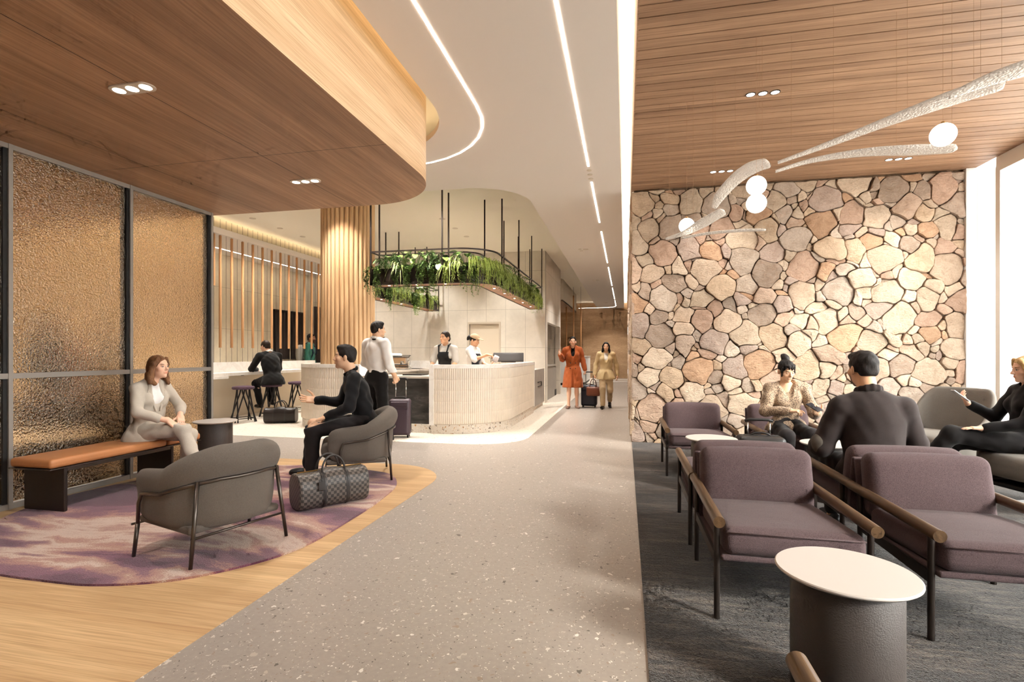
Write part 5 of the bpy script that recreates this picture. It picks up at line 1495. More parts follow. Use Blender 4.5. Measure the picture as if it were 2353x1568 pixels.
def hand_prims(w, fd, n, right, s, curl=.3, spread=.06, thumb=.5):
    f = V(fd).normalized(); n = V(n); n = (n - f * n.dot(f)).normalized()
    side = f.cross(n) if right else n.cross(f)      # towards the thumb
    side.normalize()
    R = Matrix((side, f, n)).transposed()
    out = [rbx(w + f * .048 * s, (.039 * s, .047 * s, .0145 * s), .012 * s, R, .012), cap(w - f * .03 * s, w + f * .02 * s, .026 * s, .024 * s, .02)]
    offs = (.029, .0105, -.009, -.027); L = (.068, .077, .072, .057); rr = (.0085, .0088, .0085, .0075)
    cs = curl if isinstance(curl, (list, tuple)) else [curl] * 4
    for i in range(4):
        b = w + f * (.09 - abs(i - 1.2) * .003) * s + side * offs[i] * s
        d0 = (f + side * spread * (1.5 - i)).normalized(); ang = 0; p = b; c = cs[i]
        for j, fr in enumerate((.45, .3, .25)):
            ang += c * (1.0, 1.15, .8)[j]
            d = d0 * math.cos(ang) + n * math.sin(ang); q = p + d * L[i] * fr * s
            out.append(cap(p, q, rr[i] * s * (1 - .07 * j), rr[i] * s * (1 - .07 * (j + 1)), .004)); p = q
    p = w + f * .022 * s + side * .03 * s + n * .004 * s
    for j, (ln, r) in enumerate(((.042, .0125), (.034, .0105), (.026, .009))):
        d = (side * (.75 - .25 * j) + f * (.55 + .3 * j) + n * thumb * (.55 + .35 * j)).normalized(); q = p + d * ln * s
        out.append(cap(p, q, r * s, r * s * .9, .006)); p = q
    return out

def head_prims(hc, R, s, fem):
    def L(x, y, z): return hc + R @ V((x, y, z)) * s
    j = .9 if fem else 1.0
    def E(c, r, k=.02): return ell(L(*c), tuple(a * s for a in r), R, k * s)
    def K(a, b, ra, rb=None, k=.012): return cap(L(*a), L(*b), ra * s, (ra if rb is None else rb) * s, k * s)
    out = [E((0, -.014, .032), (.074, .094, .086)), E((0, .022, -.03), (.059 * j + .003, .066, .083)), E((0, .028, -.066), (.05 * j, .05, .042)), K((0, .068, -.097), (0, .07, -.098), .017 * j + .001, None, .025),
           E((.042, .052, -.022), (.022, .022, .02)), E((-.042, .052, -.022), (.022, .022, .02)),
           K((-.032, .074, .024), (.032, .074, .024), .0095, None, .014), K((0, .084, .006), (0, .1045, -.027), .0075, .0115, .01), K((-.009, .092, -.032), (.009, .092, -.032), .0075, None, .008),
           K((-.015, .084, -.055), (.015, .084, -.055), .0062, None, .008), K((-.013, .083, -.0655), (.013, .083, -.0655), .0068, None, .008)]
    sub = [E((x, .098, .002), (.017, .014, .0095), .008) for x in (-.031, .031)] + [K((-.02, .093, -.0602), (.02, .093, -.0602), .0018, None, .003)]
    post = [E((x, .0715, .001), (.0128, .0128, .0128), .003) for x in (-.031, .031)]
    ears = [ell(L(x, -.012, -.012), (.009 * s, .02 * s, .032 * s), R @ Matrix.Rotation(.35 if x > 0 else -.35, 3, 'Z'), .006) for x in (-.076, .076)]
    return out, sub, post + ears

def paint(v, hc, R, s, skin, lip, brow, beard=None, lids=0.0, base=None):
    n = len(v); col = np.tile(np.array(skin), (n, 1))
    q = (v - np.array(hc)) @ np.array(R) / s
    def blend(mask, c):
        mm = np.clip(mask, 0, 1)[:, None]; col[:, :3] = col[:, :3] * (1 - mm) + np.array(c[:3]) * mm
    x, y, z = np.abs(q[:, 0]), q[:, 1], q[:, 2]
    near = (np.linalg.norm(q, axis=1) < .16) & (y > .03)
    sm = lambda d, w: np.clip(1 - d / w, 0, 1)
    nf = near.astype(float)
    blend(nf * .35 * sm(np.hypot(x - .042, z + .03), .03), (skin[0] * 1.0, skin[1] * .72, skin[2] * .66))
    if beard: blend(nf * .7 * np.clip((-z - .03) / .025, 0, 1) * (np.hypot(x, (z + .06) * 1.3) > .02), beard)
    blend(nf * 1.4 * np.clip(1 - np.hypot(x / .024, (z + .0605) / .0115), 0, 1), lip)
    blend(nf * 1.6 * np.clip(1.25 - np.hypot((x - .031) / .0155, (z - .0245 - (x - .031) * .12) / .005), 0, 1), brow)
    if lids < .5:
        blend(nf * 2.5 * np.clip(1 - np.hypot((x - .031) / .0145, (z - .0005) / .0068), 0, 1) * (y > .06), (.55, .52, .5))
        blend(nf * 3 * np.clip(1 - np.hypot(x - .031, z - .001) / .0072, 0, 1) * (y > .06), (.03, .02, .015))
    blend(nf * 1.6 * np.clip(1 - np.hypot((x - .031) / .0175, (z - .0072 + lids * .006) / .0042), 0, 1) * (y > .055), (.035, .025, .02))
    return col

def hair_prims(style, hc, R, s):
    def L(x, y, z): return hc + R @ V((x, y, z)) * s
    def E(c, r, k=.015): return ell(L(*c), tuple(a * s for a in r), R, k * s)
    def K(a, b, ra, rb=None, k=.015): return cap(L(*a), L(*b), ra * s, (ra if rb is None else rb) * s, k * s)
    add = [E((0, -.018, .036), (.0795, .0975, .0895))]
    face = E((0, .082, -.03), (.068, .075, .095), .012)
    sub = [face]
    if style == 'short':
        add += [E((0, .02, .088), (.06, .062, .036)), K((-.04, .052, .09), (.045, .05, .092), .017), E((0, -.055, -.01), (.066, .05, .06))]
        sub = [E((0, .085, -.035), (.074, .072, .098), .012), E((.085, .01, -.062), (.03, .05, .05), .01), E((-.085, .01, -.062), (.03, .05, .05), .01), E((0, -.06, -.105), (.1, .09, .05), .012), E((.085, -.008, -.03), (.017, .02, .03), .006), E((-.085, -.008, -.03), (.017, .02, .03), .006)]
    if style == 'crop':
        add = [E((0, -.016, .036), (.078, .097, .088)), E((0, -.06, -.02), (.062, .045, .055))]
        sub = [E((0, .09, -.04), (.08, .075, .105), .012), E((.085, .01, -.065), (.03, .05, .05), .01), E((-.085, .01, -.065), (.03, .05, .05), .01), E((0, -.06, -.11), (.1, .09, .05), .012)]
    if style in ('bun', 'pony', 'fringe_bun'):
        sub = [E((0, .088, -.03), (.07, .075, .1), .012), E((0, -.03, -.1), (.1, .12, .06), .015), E((.09, .0, -.05), (.025, .04, .05), .008), E((-.09, .0, -.05), (.025, .04, .05), .008)]
        if style == 'bun': add += [E((0, -.13, .03), (.042, .042, .05)), E((0, -.15, .0), (.036, .03, .04))]
        if style == 'pony': add += [E((0, -.11, .0), (.03, .03, .035)), K((0, -.12, -.02), (.03, -.125, -.11), .024, .014)]
    post = []
    if style == 'fringe_bun':
        add += [E((-.01, -.075, .125), (.045, .045, .04)), E((.0, -.1, .14), (.03, .03, .03))]
        post = [K((-.045, .052, .078), (-.042, .074, .046), .017, .008), K((-.015, .066, .082), (-.013, .083, .045), .018, .008), K((.02, .066, .082), (.018, .083, .046), .018, .008), K((.048, .05, .078), (.046, .072, .046), .017, .008), K((.07, .035, .05), (.07, .04, -.05), .012, .006), K((-.07, .035, .05), (-.07, .04, -.05), .012, .006)]
    if style == 'wavy':
        add += [E((0, -.05, -.02), (.085, .07, .1))]
        for sx in (-1, 1):
            post += [K((sx * .05, .045, .085), (sx * .079, .02, .03), .022, .024), K((sx * .079, .015, .03), (sx * .088, -.005, -.06), .024, .026), K((sx * .088, -.005, -.06), (sx * .1, .0, -.13), .026, .028), K((sx * .1, .0, -.13), (sx * .085, .03, -.175), .026, .018), K((sx * .06, -.06, -.08), (sx * .075, -.06, -.19), .04, .026), K((sx * .1, -.02, -.1), (sx * .12, .005, -.16), .018, .014)]
        post += [K((0, -.085, -.05), (0, -.085, -.18), .05, .03)]
    if style == 'long':
        for sx in (-1, 1):
            post += [K((sx * .04, .055, .085), (sx * .078, .025, .02), .02, .02), K((sx * .078, .02, .02), (sx * .085, .0, -.1), .02, .026), K((sx * .085, .0, -.1), (sx * .1, .01, -.27), .03, .02)]
        post += [K((0, -.075, -.05), (0, -.08, -.28), .06, .045)]
    if style == 'bob':
        add += [E((0, -.045, -.01), (.09, .08, .1))]
        for sx in (-1, 1):
            post += [K((sx * .045, .05, .085), (sx * .08, .028, .02), .024, .025), K((sx * .08, .025, .02), (sx * .086, .012, -.075), .026, .022), K((sx * .07, -.05, -.03), (sx * .08, -.04, -.1), .04, .03)]
        post += [K((0, -.085, -.02), (0, -.085, -.1), .05, .035)]
    return add, sub, post

def person(label, loc, rz, P, skin, hair, style, clothes, fem=False, res=1.0, beard=None, lids=0.0, brow=None, bare=()):
    """clothes: list of dicts (name, mat, kind, ...). Body mesh first, garments follow the same skeleton."""
    s = P['s']; R = frame(P['face'], P.get('hup', (0, 0, 1))); hc = P['head']
    up = (P['neck'] - P['pelvis']).normalized(); lat = (P['shR'] - P['shL']).normalized(); fw = up.cross(lat).normalized(); lat = fw.cross(up).normalized()
    T = Matrix((lat, fw, up)).transposed(); latp = (P['hipR'] - P['hipL']).normalized(); wp = V((0, 0, 1)).cross(latp).normalized()
    TP = Matrix((latp, wp, latp.cross(wp))).transposed()
    g = {}
    wd = (.142, .118, .158) if fem else (.16, .135, .158)
    pv, nk = P['pelvis'], P['neck']
    g['torso'] = [ell(lerp(pv, nk, .66), (wd[0] * s, (.1 if fem else .108) * s, .175 * s), T, .05), ell(lerp(pv, nk, .36), (wd[1] * s, (.088 if fem else .1) * s, .15 * s), T, .06), ell(pv, (wd[2] * s, .112 * s, .115 * s), TP, .05),
                  cap(lerp(P['shL'], P['shR'], .07) - up * .012 * s, lerp(P['shL'], P['shR'], .93) - up * .012 * s, (.04 if fem else .048) * s, None, .03)] + [cap(lerp(P['shL'], P['shR'], .5) + up * .045 * s + (P[q] - lerp(P['shL'], P['shR'], .5)) * .15, P[q] + up * .004 * s, .046 * s, .032 * s, .03) for q in ('shL', 'shR')]
    if fem: g['torso'] += [ell(lerp(pv, nk, .66) + T @ V((x * s, .07 * s, .0)), (.058 * s, .05 * s, .058 * s), T, .03) for x in (-.066, .066)]
    nr = (.045 if fem else .055) * s
    g['neck'] = [cap(nk - up * .03 * s, hc + R @ V((0, -.022, -.05)) * s, nr * 1.1, nr, .03)]
    au, ae, aw = ((.046, .036, .024) if fem else (.054, .042, .029))
    for side in 'LR':
        sh, el, wr = P['sh' + side], P['el' + side], P['wr' + side]
        g['uarm' + side] = [cap(sh, el, au * s, ae * s, .03), ell(lerp(sh, el, .06), (.046 * s * (au / .054),) * 3, None, .03)]
        g['farm' + side] = [cap(el, wr, ae * s, aw * s, .02), ell(lerp(el, wr, .25), (.04 * s * (ae / .042),) * 3, None, .03)]
        hp, kn, an = P['hip' + side], P['kn' + side], P['an' + side]
        g['thigh' + side] = [cap(hp, kn, (.083 if fem else .086) * s, .054 * s, .05)]
        bk = V((0, -1, 0)) if abs((kn - an).normalized().z) > .6 else V((0, 0, -1))
        g['shin' + side] = [cap(kn, an, .052 * s, .034 * s, .03), ell(lerp(kn, an, .3) + bk * .014 * s, (.05 * s, .052 * s, .1 * s), frame(V((P['toe' + side].x, P['toe' + side].y, 0)), (kn - an)), .03)]
        td = V((P['toe' + side][0], P['toe' + side][1], 0)).normalized(); tz = P['toe' + side][2]
        heel = an - td * .045 * s + V((0, 0, -.05 * s)); toe = heel + td * .2 * s + V((0, 0, tz * .2 * s - .012 * s))
        g['foot' + side] = [cap(an, lerp(heel, toe, .3), .034 * s, .034 * s, .02), cap(heel, toe, .034 * s, .026 * s, .02), cap(lerp(heel, toe, .65) + td.cross(V((0, 0, 1))) * .015 * s, toe, .036 * s, .026 * s, .015)]
    sk = lin(skin); lip = tuple(a * b for a, b in zip(sk[:3], (.82, .5, .5) if fem else (.8, .58, .55)))
    # ---- body
    hp_, hs, hpost = head_prims(hc, R, s, fem)
    parts = [sdf([(grow(p, -.011) if k in ('torso', 'uarmL', 'uarmR', 'thighL', 'thighR') else p) for k, ps in g.items() for p in ps], .011 * res)]
    hv = []
    v1 = sdf(hp_ + g['neck'], .0042 * res, subs=hs); v2 = sdf(hpost, .0042 * res)
    parts += [v1, v2]
    for side in 'LR':
        parts.append(sdf([cap(lerp(P['el' + side], P['wr' + side], .3), P['wr' + side], lerp(ae, aw, .3) * s, aw * s, .01)] + hand_prims(P['wr' + side], P['hd' + side], P['hn' + side], side == 'R', s * (.92 if fem else 1), P['curl' + side], P.get('spread' + side, .06), P.get('thumb' + side, .5)), .0036 * res))
    cols = np.concatenate([paint(p[0], hc, R, s, sk, lip, lin(brow) if brow else (.03, .02, .015), lin(beard) if beard else None, lids) for p in parts])
    o = np_obj('person', parts, SKIN, None, cols)
    o.location = loc; o.rotation_euler = (0, 0, rz); tag(o, label, 'person')
    # ---- hair
    if hair is not None:
        a, b, c = hair_prims(style, hc, R, s)
        ps = [sdf(a, .0055 * res, subs=b, fold=.002, fseed=3, fscale=2.2)]
        if c: ps.append(sdf(c, .0055 * res, fold=.0035, fseed=4, fscale=1.6))
        np_obj('hair', ps, hair, o)
    # ---- clothes
    for ci, c in enumerate(clothes):
        k = c['kind']; inf = c.get('inf', .012); pr = []; subs = []; planes = []; h = c.get('h', .0085) * res
        if k in ('top', 'jacket'):
            pr += [grow(p, inf) for p in g['torso']]
            if k == 'jacket':
                pr = pr + [ell(lerp(pv, nk, .42), ((wd[0] - .004) * s + inf * .8, .098 * s + inf * .6, .26 * s), T, .04)]
            sl = c.get('sleeve', 1.0)
            for side in 'LR':
                el, wr = P['el' + side], P['wr' + side]
                if sl > 0: pr += [grow(p, inf * (.72 if k == 'jacket' else 1.0))[:-1] + (.02,) for p in g['uarm' + side]]
                if sl > .5:
                    e = lerp(el, wr, (sl - .5) * 2 * .97); pr += [cap(el, e, (ae + inf * .95) * s, (lerp(ae, aw, (sl - .5) * 2) + inf * 1.0) * s, .02)]
                elif sl > 0: pass
                if sl <= .5 and sl > 0:
                    cut = lerp(P['sh' + side], el, sl * 2); 
                    pr = [p for p in pr if not (p[0] == 'cap' and (p[2] - el).length < 1e-6)]
                    pr += [cap(P['sh' + side], cut, (au + inf * 1.2) * s, (ae + inf * 1.6) * s, .03)]
            if 'hem' in c:      # skirt of the garment, dropping straight below the pelvis
                b = pv + V((0, 0, c['hem'])); w = c.get('flare', .02)
                pr += [ell(lerp(pv, b, t) + V((0, c.get('hemy', 0) * t, 0)), ((wd[2] + inf + w * t) * s, (.115 + inf + w * t) * s, max(.09, -c['hem'] * .42) * s), TP, .05) for t in (.2, .4, .6, .8, 1)]
                planes.append((b, (0, 0, -1)))
            nb = lerp(P['shL'], P['shR'], .5)
            subs.append(cap(nk + up * .035 * s + fw * .012, nk + up * .3 * s + fw * .03, nr + .012, nr + .03, .008))
            if 'vneck' in c:
                d, wv = c['vneck']; top = nk + up * .05 * s + fw * .06 * s
                bot = lerp(nk, pv, d) + fw * .16 * s
                subs.append(cap(top + fw * .05 * s, bot, wv * 1.15 * s, .02, .006))
            if c.get('open'):
                subs.append(cap(lerp(nk, pv, .45) + fw * .17 * s, pv + V((0, 0, c['hem'])) + wp * .19 * s, .012, c['open'], .006))
            if c.get('waist'): planes.append((pv + V((0, 0, c['waist'])), (0, 0, -1)))
            if c.get('collar'):
                cr = c['collar']; n_ = 10; pts = []
                for i in range(n_ + 1):
                    sp_ = 230 if c.get('lapel') else 300; a = math.radians(-sp_ / 2 + sp_ * i / n_) - PI / 2
                    pts.append(nk + up * (.062 - .035 * abs(i / n_ - .5) * 2) * s + lat * math.cos(a) * (nr + .014) + fw * (math.sin(a) * (nr + .016) + .012))
                cr = cr * .72; ccap = [cap(pts[i] + up * o_, pts[i + 1] + up * o_, cr, cr, .012) for i in range(n_) for o_ in (0, -cr, -2 * cr)]
                if c.get('lapel'):
                    d, wv = c['vneck']; b2 = lerp(nk, pv, d) + fw * (.118 + inf) * s
                    for sg in (-1, 1):
                        e_ = min((pts[0], pts[n_]), key=lambda q: -sg * (q - nk).dot(lat)); m_ = lerp(e_, b2, .5) + lat * sg * .035 * s + fw * .012 * s
                        ccap += [cap(e_, m_, .016, .014, .012), cap(m_, b2 + lat * sg * .022, .014, .008, .012), cap(lerp(e_, m_, .35), lerp(e_, m_, .75) + lat * sg * .03 * s, .012, .008, .01)]
                c['_collar'] = ccap
        if k == 'trousers':
            pr += [grow(p, inf) for p in g['torso'][2:3]] + ([cap(lerp(pv, nk, .2), pv, .1 * s, .1 * s, .05)] if not c.get('low') else [])
            for side in 'LR':
                hp, kn, an = P['hip' + side], P['kn' + side], P['an' + side]; fl = c.get('cuff', .052)
                pr += [cap(hp, kn, (.088 + inf * .6) * s, (.058 + inf) * s, .05), cap(kn, lerp(kn, an, .95), (.058 + inf) * s, fl * s, .03)]
            planes.append((lerp(pv, nk, .26), up))
        if k == 'dress':
            b = pv + V((0, 0, c['hem'])); pr += [ell(lerp(pv, b, t), ((wd[2] + inf + .03 * t) * s, (.115 + inf + .02 * t) * s, .1 * s), TP, .04) for t in (0, .25, .5, .75, 1)]
            planes.append((b, (0, 0, -1)))
        if k == 'apron':
            pr += [grow(p, inf + .008) for p in g['torso'][:3]] + ([grow(p, inf + .008) for p in g['torso'][-2:]] if fem else []) + [ell(pv + V((0, .015 * s, -.16 * s)), ((wd[2] + inf + .01) * s, (.115 + inf + .01) * s, .22 * s), TP, .04)]
            planes += [(lerp(pv, nk, .8), up), (pv + fw * .03, -fw)]
            subs += [cap(lerp(pv, nk, .52) + lat * sg * .2 * s + fw * .1, nk + lat * sg * .145 * s + fw * .1, .07, .06, .01) for sg in (-1, 1)]
        if k == 'shoes':
            for side in 'LR': pr += [grow(p, .006) for p in g['foot' + side][(0 if c.get('boot') else 1):]]
            if c.get('floor', True): planes.append(((0, 0, min(P['anL'].z, P['anR'].z) - .085 * s + .002), (0, 0, -1)))
            h = .007 * res
        if k == 'custom': pr = c['prims']; subs = list(c.get('subs', ())); planes = list(c.get('planes', ()))
        planes += c.get('planes', []) if k != 'custom' else []
        if k != 'custom': subs += c.get('subs', [])
        ob = np_obj(c['name'], [sdf(pr, h, subs=subs, planes=planes, fold=c.get('fold', .0035), fseed=ci + 11)], c['mat'], o)
        if c.get('_collar'): np_obj('collar', [sdf(c['_collar'], .006 * res)], c.get('collar_mat', c['mat']), ob)
        if c.get('clabel'): ob['label'] = c['clabel']
    return o
def cloth(name, rgb, dark=None, weave=500, bump=.3, sheen=.1): return fabric(name, rgb, dark, weave, bump, .85, sheen)
SUITBEIGE = cloth('linen_beige', (204, 194, 180), (176, 165, 150)); BLOUSEW = cloth('white_blouse', (240, 238, 236), (226, 222, 218), 300, .15)
SHIRTBLACK = cloth('black_shirt', (24, 22, 24), (14, 13, 14), 500, .25); TRBLACK = cloth('black_trousers', (40, 34, 34), (26, 22, 22)); TRDARK = cloth('dark_trousers', (22, 18, 18), (14, 11, 11))
SHIRTWHITE = cloth('white_shirt', (246, 242, 238), (234, 228, 222), 500, .2); SUITBLACK = cloth('black_suit', (26, 24, 23), (16, 14, 14)); BLAZERDK = cloth('charcoal_blazer', (58, 48, 46), (42, 34, 33), 600, .35)
ORANGE = cloth('rust_coat_wool', (184, 98, 52), (158, 80, 40)); CAMEL = cloth('camel_blazer', (214, 192, 150), (192, 168, 126)); CHINO = cloth('beige_chinos', (196, 172, 138), (170, 146, 112))
KNITGREY = cloth('light_grey_knit', (206, 200, 190), (184, 176, 166), 350); APRON = cloth('charcoal_apron', (40, 38, 38), (26, 25, 25)); NAVYAPR = cloth('navy_apron', (34, 36, 42), (22, 23, 28)); TEAL = cloth('teal_jacket', (52, 110, 92), (36, 82, 70)); NAVY = cloth('navy_back', (38, 48, 66), (26, 34, 48))
CAPBEIGE = cloth('beige_cap', (190, 164, 132), (160, 134, 104)); PATCH = cloth('grey_suede_patch', (104, 96, 88), (84, 78, 72)); SHOEBLACK = simple('black_shoe_leather', (22, 19, 18), .35); SHOENUDE = simple('nude_shoe', (120, 92, 78), .4)
SKIN_L = (232, 186, 158); SKIN_M = (218, 168, 132); SKIN_E = (226, 182, 148); SKIN_D = (132, 88, 62)

def leopard():
    N = NT('small_leopard_print'); co = N.coord(); v = N.voro(co, 88, 'F1'); w = N.noise(co, 150, 2, .5)
    d = N.math('ADD', v.outputs['Distance'], N.math('MULTIPLY', N.math('SUBTRACT', w, .5), .35))
    ring = N.ramp(d, [(.14, lin((140, 108, 80))), (.24, lin((70, 52, 42))), (.38, lin((78, 58, 46))), (.47, lin((168, 144, 118)))])
    b = N.bsdf(Base_Color=ring, Roughness=.7); b.inputs['Sheen Weight'].default_value = .15; return N.mat
LEO = leopard()

def rzof(fx, fy): return math.atan2(-fx, fy)
def loc_of(loc, rz, w):
    d = V(w) - V(loc); return V((d.x * math.cos(-rz) - d.y * math.sin(-rz), d.x * math.sin(-rz) + d.y * math.cos(-rz), d.z))

# --- woman on the tan bench
S = .45; P = sit(S, 1.62, pelvis=(0, .02, S + .10), neck=(.0, .07, S + .565), head=(-.02, .135, S + .72), shR=(.14, .05, S + .515), shL=(-.14, .08, S + .515),
    elR=(.235, .17, S + .30), wrR=(.085, .375, S + .205), hdR=(-.15, .75, -.65), hnR=(-.1, -.5, -.8), curlR=.3,
    elL=(-.25, .16, S + .31), wrL=(-.08, .33, S + .235), hdL=(.45, .6, -.6), hnL=(-.1, -.4, -.9), curlL=.28,
    knR=(.03, .47, S + .13), anR=(.02, .62, .24), toeR=(.1, 1, -.35), knL=(-.08, .44, S + .055), anL=(-.06, .40, .10), toeL=(.1, 1, 0), face=(-.06, 1, .03))
person('woman in a beige suit sitting on the tan bench, looking right', (-4.62, 4.24, 0), rzof(1, -.02), P, SKIN_L, HBROWN, 'wavy', [
    dict(name='trousers', kind='trousers', mat=SUITBEIGE, inf=.012, cuff=.06, fold=.004),
    dict(name='blouse', kind='top', mat=BLOUSEW, inf=.006, sleeve=0, vneck=(.34, .07), fold=.003),
    dict(name='jacket', kind='jacket', mat=SUITBEIGE, inf=.017, sleeve=.82, hem=-.10, flare=.03, hemy=-.03, vneck=(.56, .1), open=.06, collar=.013, lapel=True, fold=.004),
    dict(name='shoes', kind='shoes', mat=SHOENUDE, floor=False)], fem=True, brow=(92, 60, 40))

# --- man in the black shirt in the tub chair
S = .45; P = sit(S, 1.80, pelvis=(0, -.05, S + .10), neck=(.0, .09, S + .615), head=(-.01, .165, S + .80), shR=(.19, .12, S + .575), shL=(-.19, .06, S + .575),
    elR=(.27, .22, S + .30), wrR=(.16, .47, S + .34), hdR=(-.1, 1, .10), hnR=(-.75, -.1, .65), curlR=.12, spreadR=.14,
    elL=(-.30, .10, S + .30), wrL=(-.17, .33, S + .195), hdL=(.1, .95, -.32), hnL=(0, -.3, -.95), curlL=.16, spreadL=.13,
    knR=(.15, .50, S + .09), anR=(.12, .54, .1), knL=(-.14, .46, S + .08), anL=(-.10, .48, .1), toeL=(-.1, 1, 0), face=(.05, 1, .03))
person('man in a black shirt sitting in the tub chair, gesturing with one hand', (-2.72, 5.02, .016), rzof(-.90, -.43), P, SKIN_E, HBLACK, 'short', [
    dict(name='trousers', kind='trousers', mat=TRBLACK, inf=.014, cuff=.062, fold=.0045),
    dict(name='shirt', kind='top', mat=SHIRTBLACK, inf=.014, sleeve=1.0, collar=.012, fold=.0055, hem=-.06, flare=.01),
    dict(name='shoes', kind='shoes', mat=SHOEBLACK)], brow=(24, 18, 16))

# --- man in the white shirt at the counter, seen from behind
loc = (-3.60, 7.10, .003); rz = rzof(.34, .94); h = loc_of(loc, rz, (-3.47, 7.58, .915))
P = stand(1.77, elR=(.255, .0, 1.14), wrR=(.245, .13, .955), hdR=(-.1, .35, -1), hnR=(-1, .2, 0), curlR=.9, elL=(-.26, .02, 1.16), wrL=(-.2, .22, 1.02), face=(.42, 1, -.02), knR=(.1, .03, .5), anR=(.1, .02, .09))
person('man in a white shirt standing at the counter with his back to us', loc, rz, P, SKIN_E, HBLACK, 'short', [
    dict(name='trousers', kind='trousers', mat=TRDARK, inf=.02, cuff=.075, fold=.004),
    dict(name='shirt', kind='top', mat=SHIRTWHITE, inf=.024, sleeve=1.0, collar=.012, fold=.005, waist=.06),
    dict(name='headphones', kind='custom', mat=BLACK, h=.006, prims=[cap((.075 * math.cos(a) + .01, .075 * math.sin(a) + .0, 1.515 + .01 * math.sin(a)), (.075 * math.cos(a + .3) + .01, .075 * math.sin(a + .3), 1.515 + .01 * math.sin(a + .3)), .011, None, .01) for a in [3.4 + .3 * i for i in range(10)]] + [ell((.095, .06, 1.51), (.018, .03, .034)), ell((-.075, .06, 1.51), (.018, .03, .034))], fold=0),
    dict(name='shoes', kind='shoes', mat=SHOEBLACK)], brow=(24, 18, 16))

# --- man in the black suit at the bar
S = .69; P = sit(S, 1.80, pelvis=(0, -.02, S + .1), neck=(-.0, .17, S + .60), head=(-.04, .27, S + .755), shR=(.195, .17, S + .56), shL=(-.195, .17, S + .56),
    elR=(.27, .34, S + .29), wrR=(.13, .5, S + .27), elL=(-.29, .33, S + .29), wrL=(-.14, .5, S + .27), knR=(.16, .44, S + .02), knL=(-.17, .42, S - .02), anR=(.12, .34, .30), anL=(-.13, .30, .26), face=(-.35, 1, -.25), hup=(0, .25, 1))
person('man in a black suit sitting on the bar stool with his back to us', (-7.10, 9.42, .003), rzof(-.86, .5), P, SKIN_L, HDBROWN, 'crop', [
    dict(name='trousers', kind='trousers', mat=SUITBLACK, inf=.016, cuff=.06), dict(name='shirt', kind='top', mat=BLOUSEW, inf=.01, sleeve=0, collar=.014),
    dict(name='jacket', kind='jacket', mat=SUITBLACK, inf=.024, sleeve=1.0, hem=-.13, flare=.03, fold=.004, collar=.010), dict(name='shoes', kind='shoes', mat=SHOEBLACK, floor=False)], res=1.3)

# --- man with the backpack behind the bar
P = stand(1.84, face=(.1, 1, 0)); loc = (-8.42, 12.72, .003); rz = rzof(.95, .3)
person('man in a teal jacket walking behind the bar with a backpack', loc, rz, P, SKIN_D, HBLACK, 'crop', [
    dict(name='trousers', kind='trousers', mat=TRDARK), dict(name='jacket', kind='jacket', mat=TEAL, inf=.026, sleeve=1.0, hem=-.1, collar=.016), dict(name='shoes', kind='shoes', mat=SHOEBLACK)], res=1.6, beard=(30, 22, 18))
t = thing('backpack', 'grey backpack worn by the man in the teal jacket', 'backpack', loc, rz)
m = MB(); m.rbox((0, -.255, 1.30), (.30, .19, .46), .08, puff=(.01, .02, .01)); m.build('bag_body', simple('backpack_grey', (150, 144, 134), .7, bump=(60, .3)), t, smooth=True)
for sx in (-1, 1):
    m = MB(); m.tube([(sx * .1, -.17, 1.5), (sx * .13, -.06, 1.585), (sx * .145, .09, 1.5), (sx * .14, .13, 1.32), (sx * .15, .03, 1.12), (sx * .13, -.17, 1.1)], .016, 6); m.build('strap', NAVY, t, smooth=True)

# --- baristas
P = stand(1.70, elR=(.235, .05, 1.14), wrR=(.16, .24, .97), elL=(-.235, .05, 1.14), wrL=(-.16, .24, .97), face=(.32, 1, 0))
person('barista with tied back hair in a charcoal apron behind the dark counter', (-3.22, 9.05, .003), rzof(-.12, -.99), P, SKIN_M, HDBROWN, 'pony', [
    dict(name='trousers', kind='trousers', mat=TRDARK), dict(name='top', kind='top', mat=KNITGREY, inf=.014, sleeve=.46, fold=.003, hem=-.08),
    dict(name='apron', kind='apron', mat=APRON, inf=.012, fold=.002),
    dict(name='apron_straps', kind='custom', mat=APRON, h=.007, prims=[cap((sx * .08, .115, 1.32), (sx * .1, .075, 1.44), .014) for sx in (-1, 1)] + [cap((sx * .1, .075, 1.44), (sx * .09, -.02, 1.475), .014) for sx in (-1, 1)], fold=0),
    dict(name='shoes', kind='shoes', mat=SHOEBLACK)], fem=True, res=1.2, brow=(50, 34, 26))
P = stand(1.66, elR=(.24, .13, 1.19), wrR=(.15, .36, 1.275), hdR=(-.2, 1, -.15), hnR=(-.3, 0, -1), curlR=.7, elL=(-.225, .08, 1.12), wrL=(-.1, .3, 1.06), hdL=(.3, 1, 0), hnL=(.6, 0, .5), face=(.05, 1, -.3), hup=(0, .25, 1))
loc = (-2.86, 9.62, .003); rz = rzof(.97, -.12)
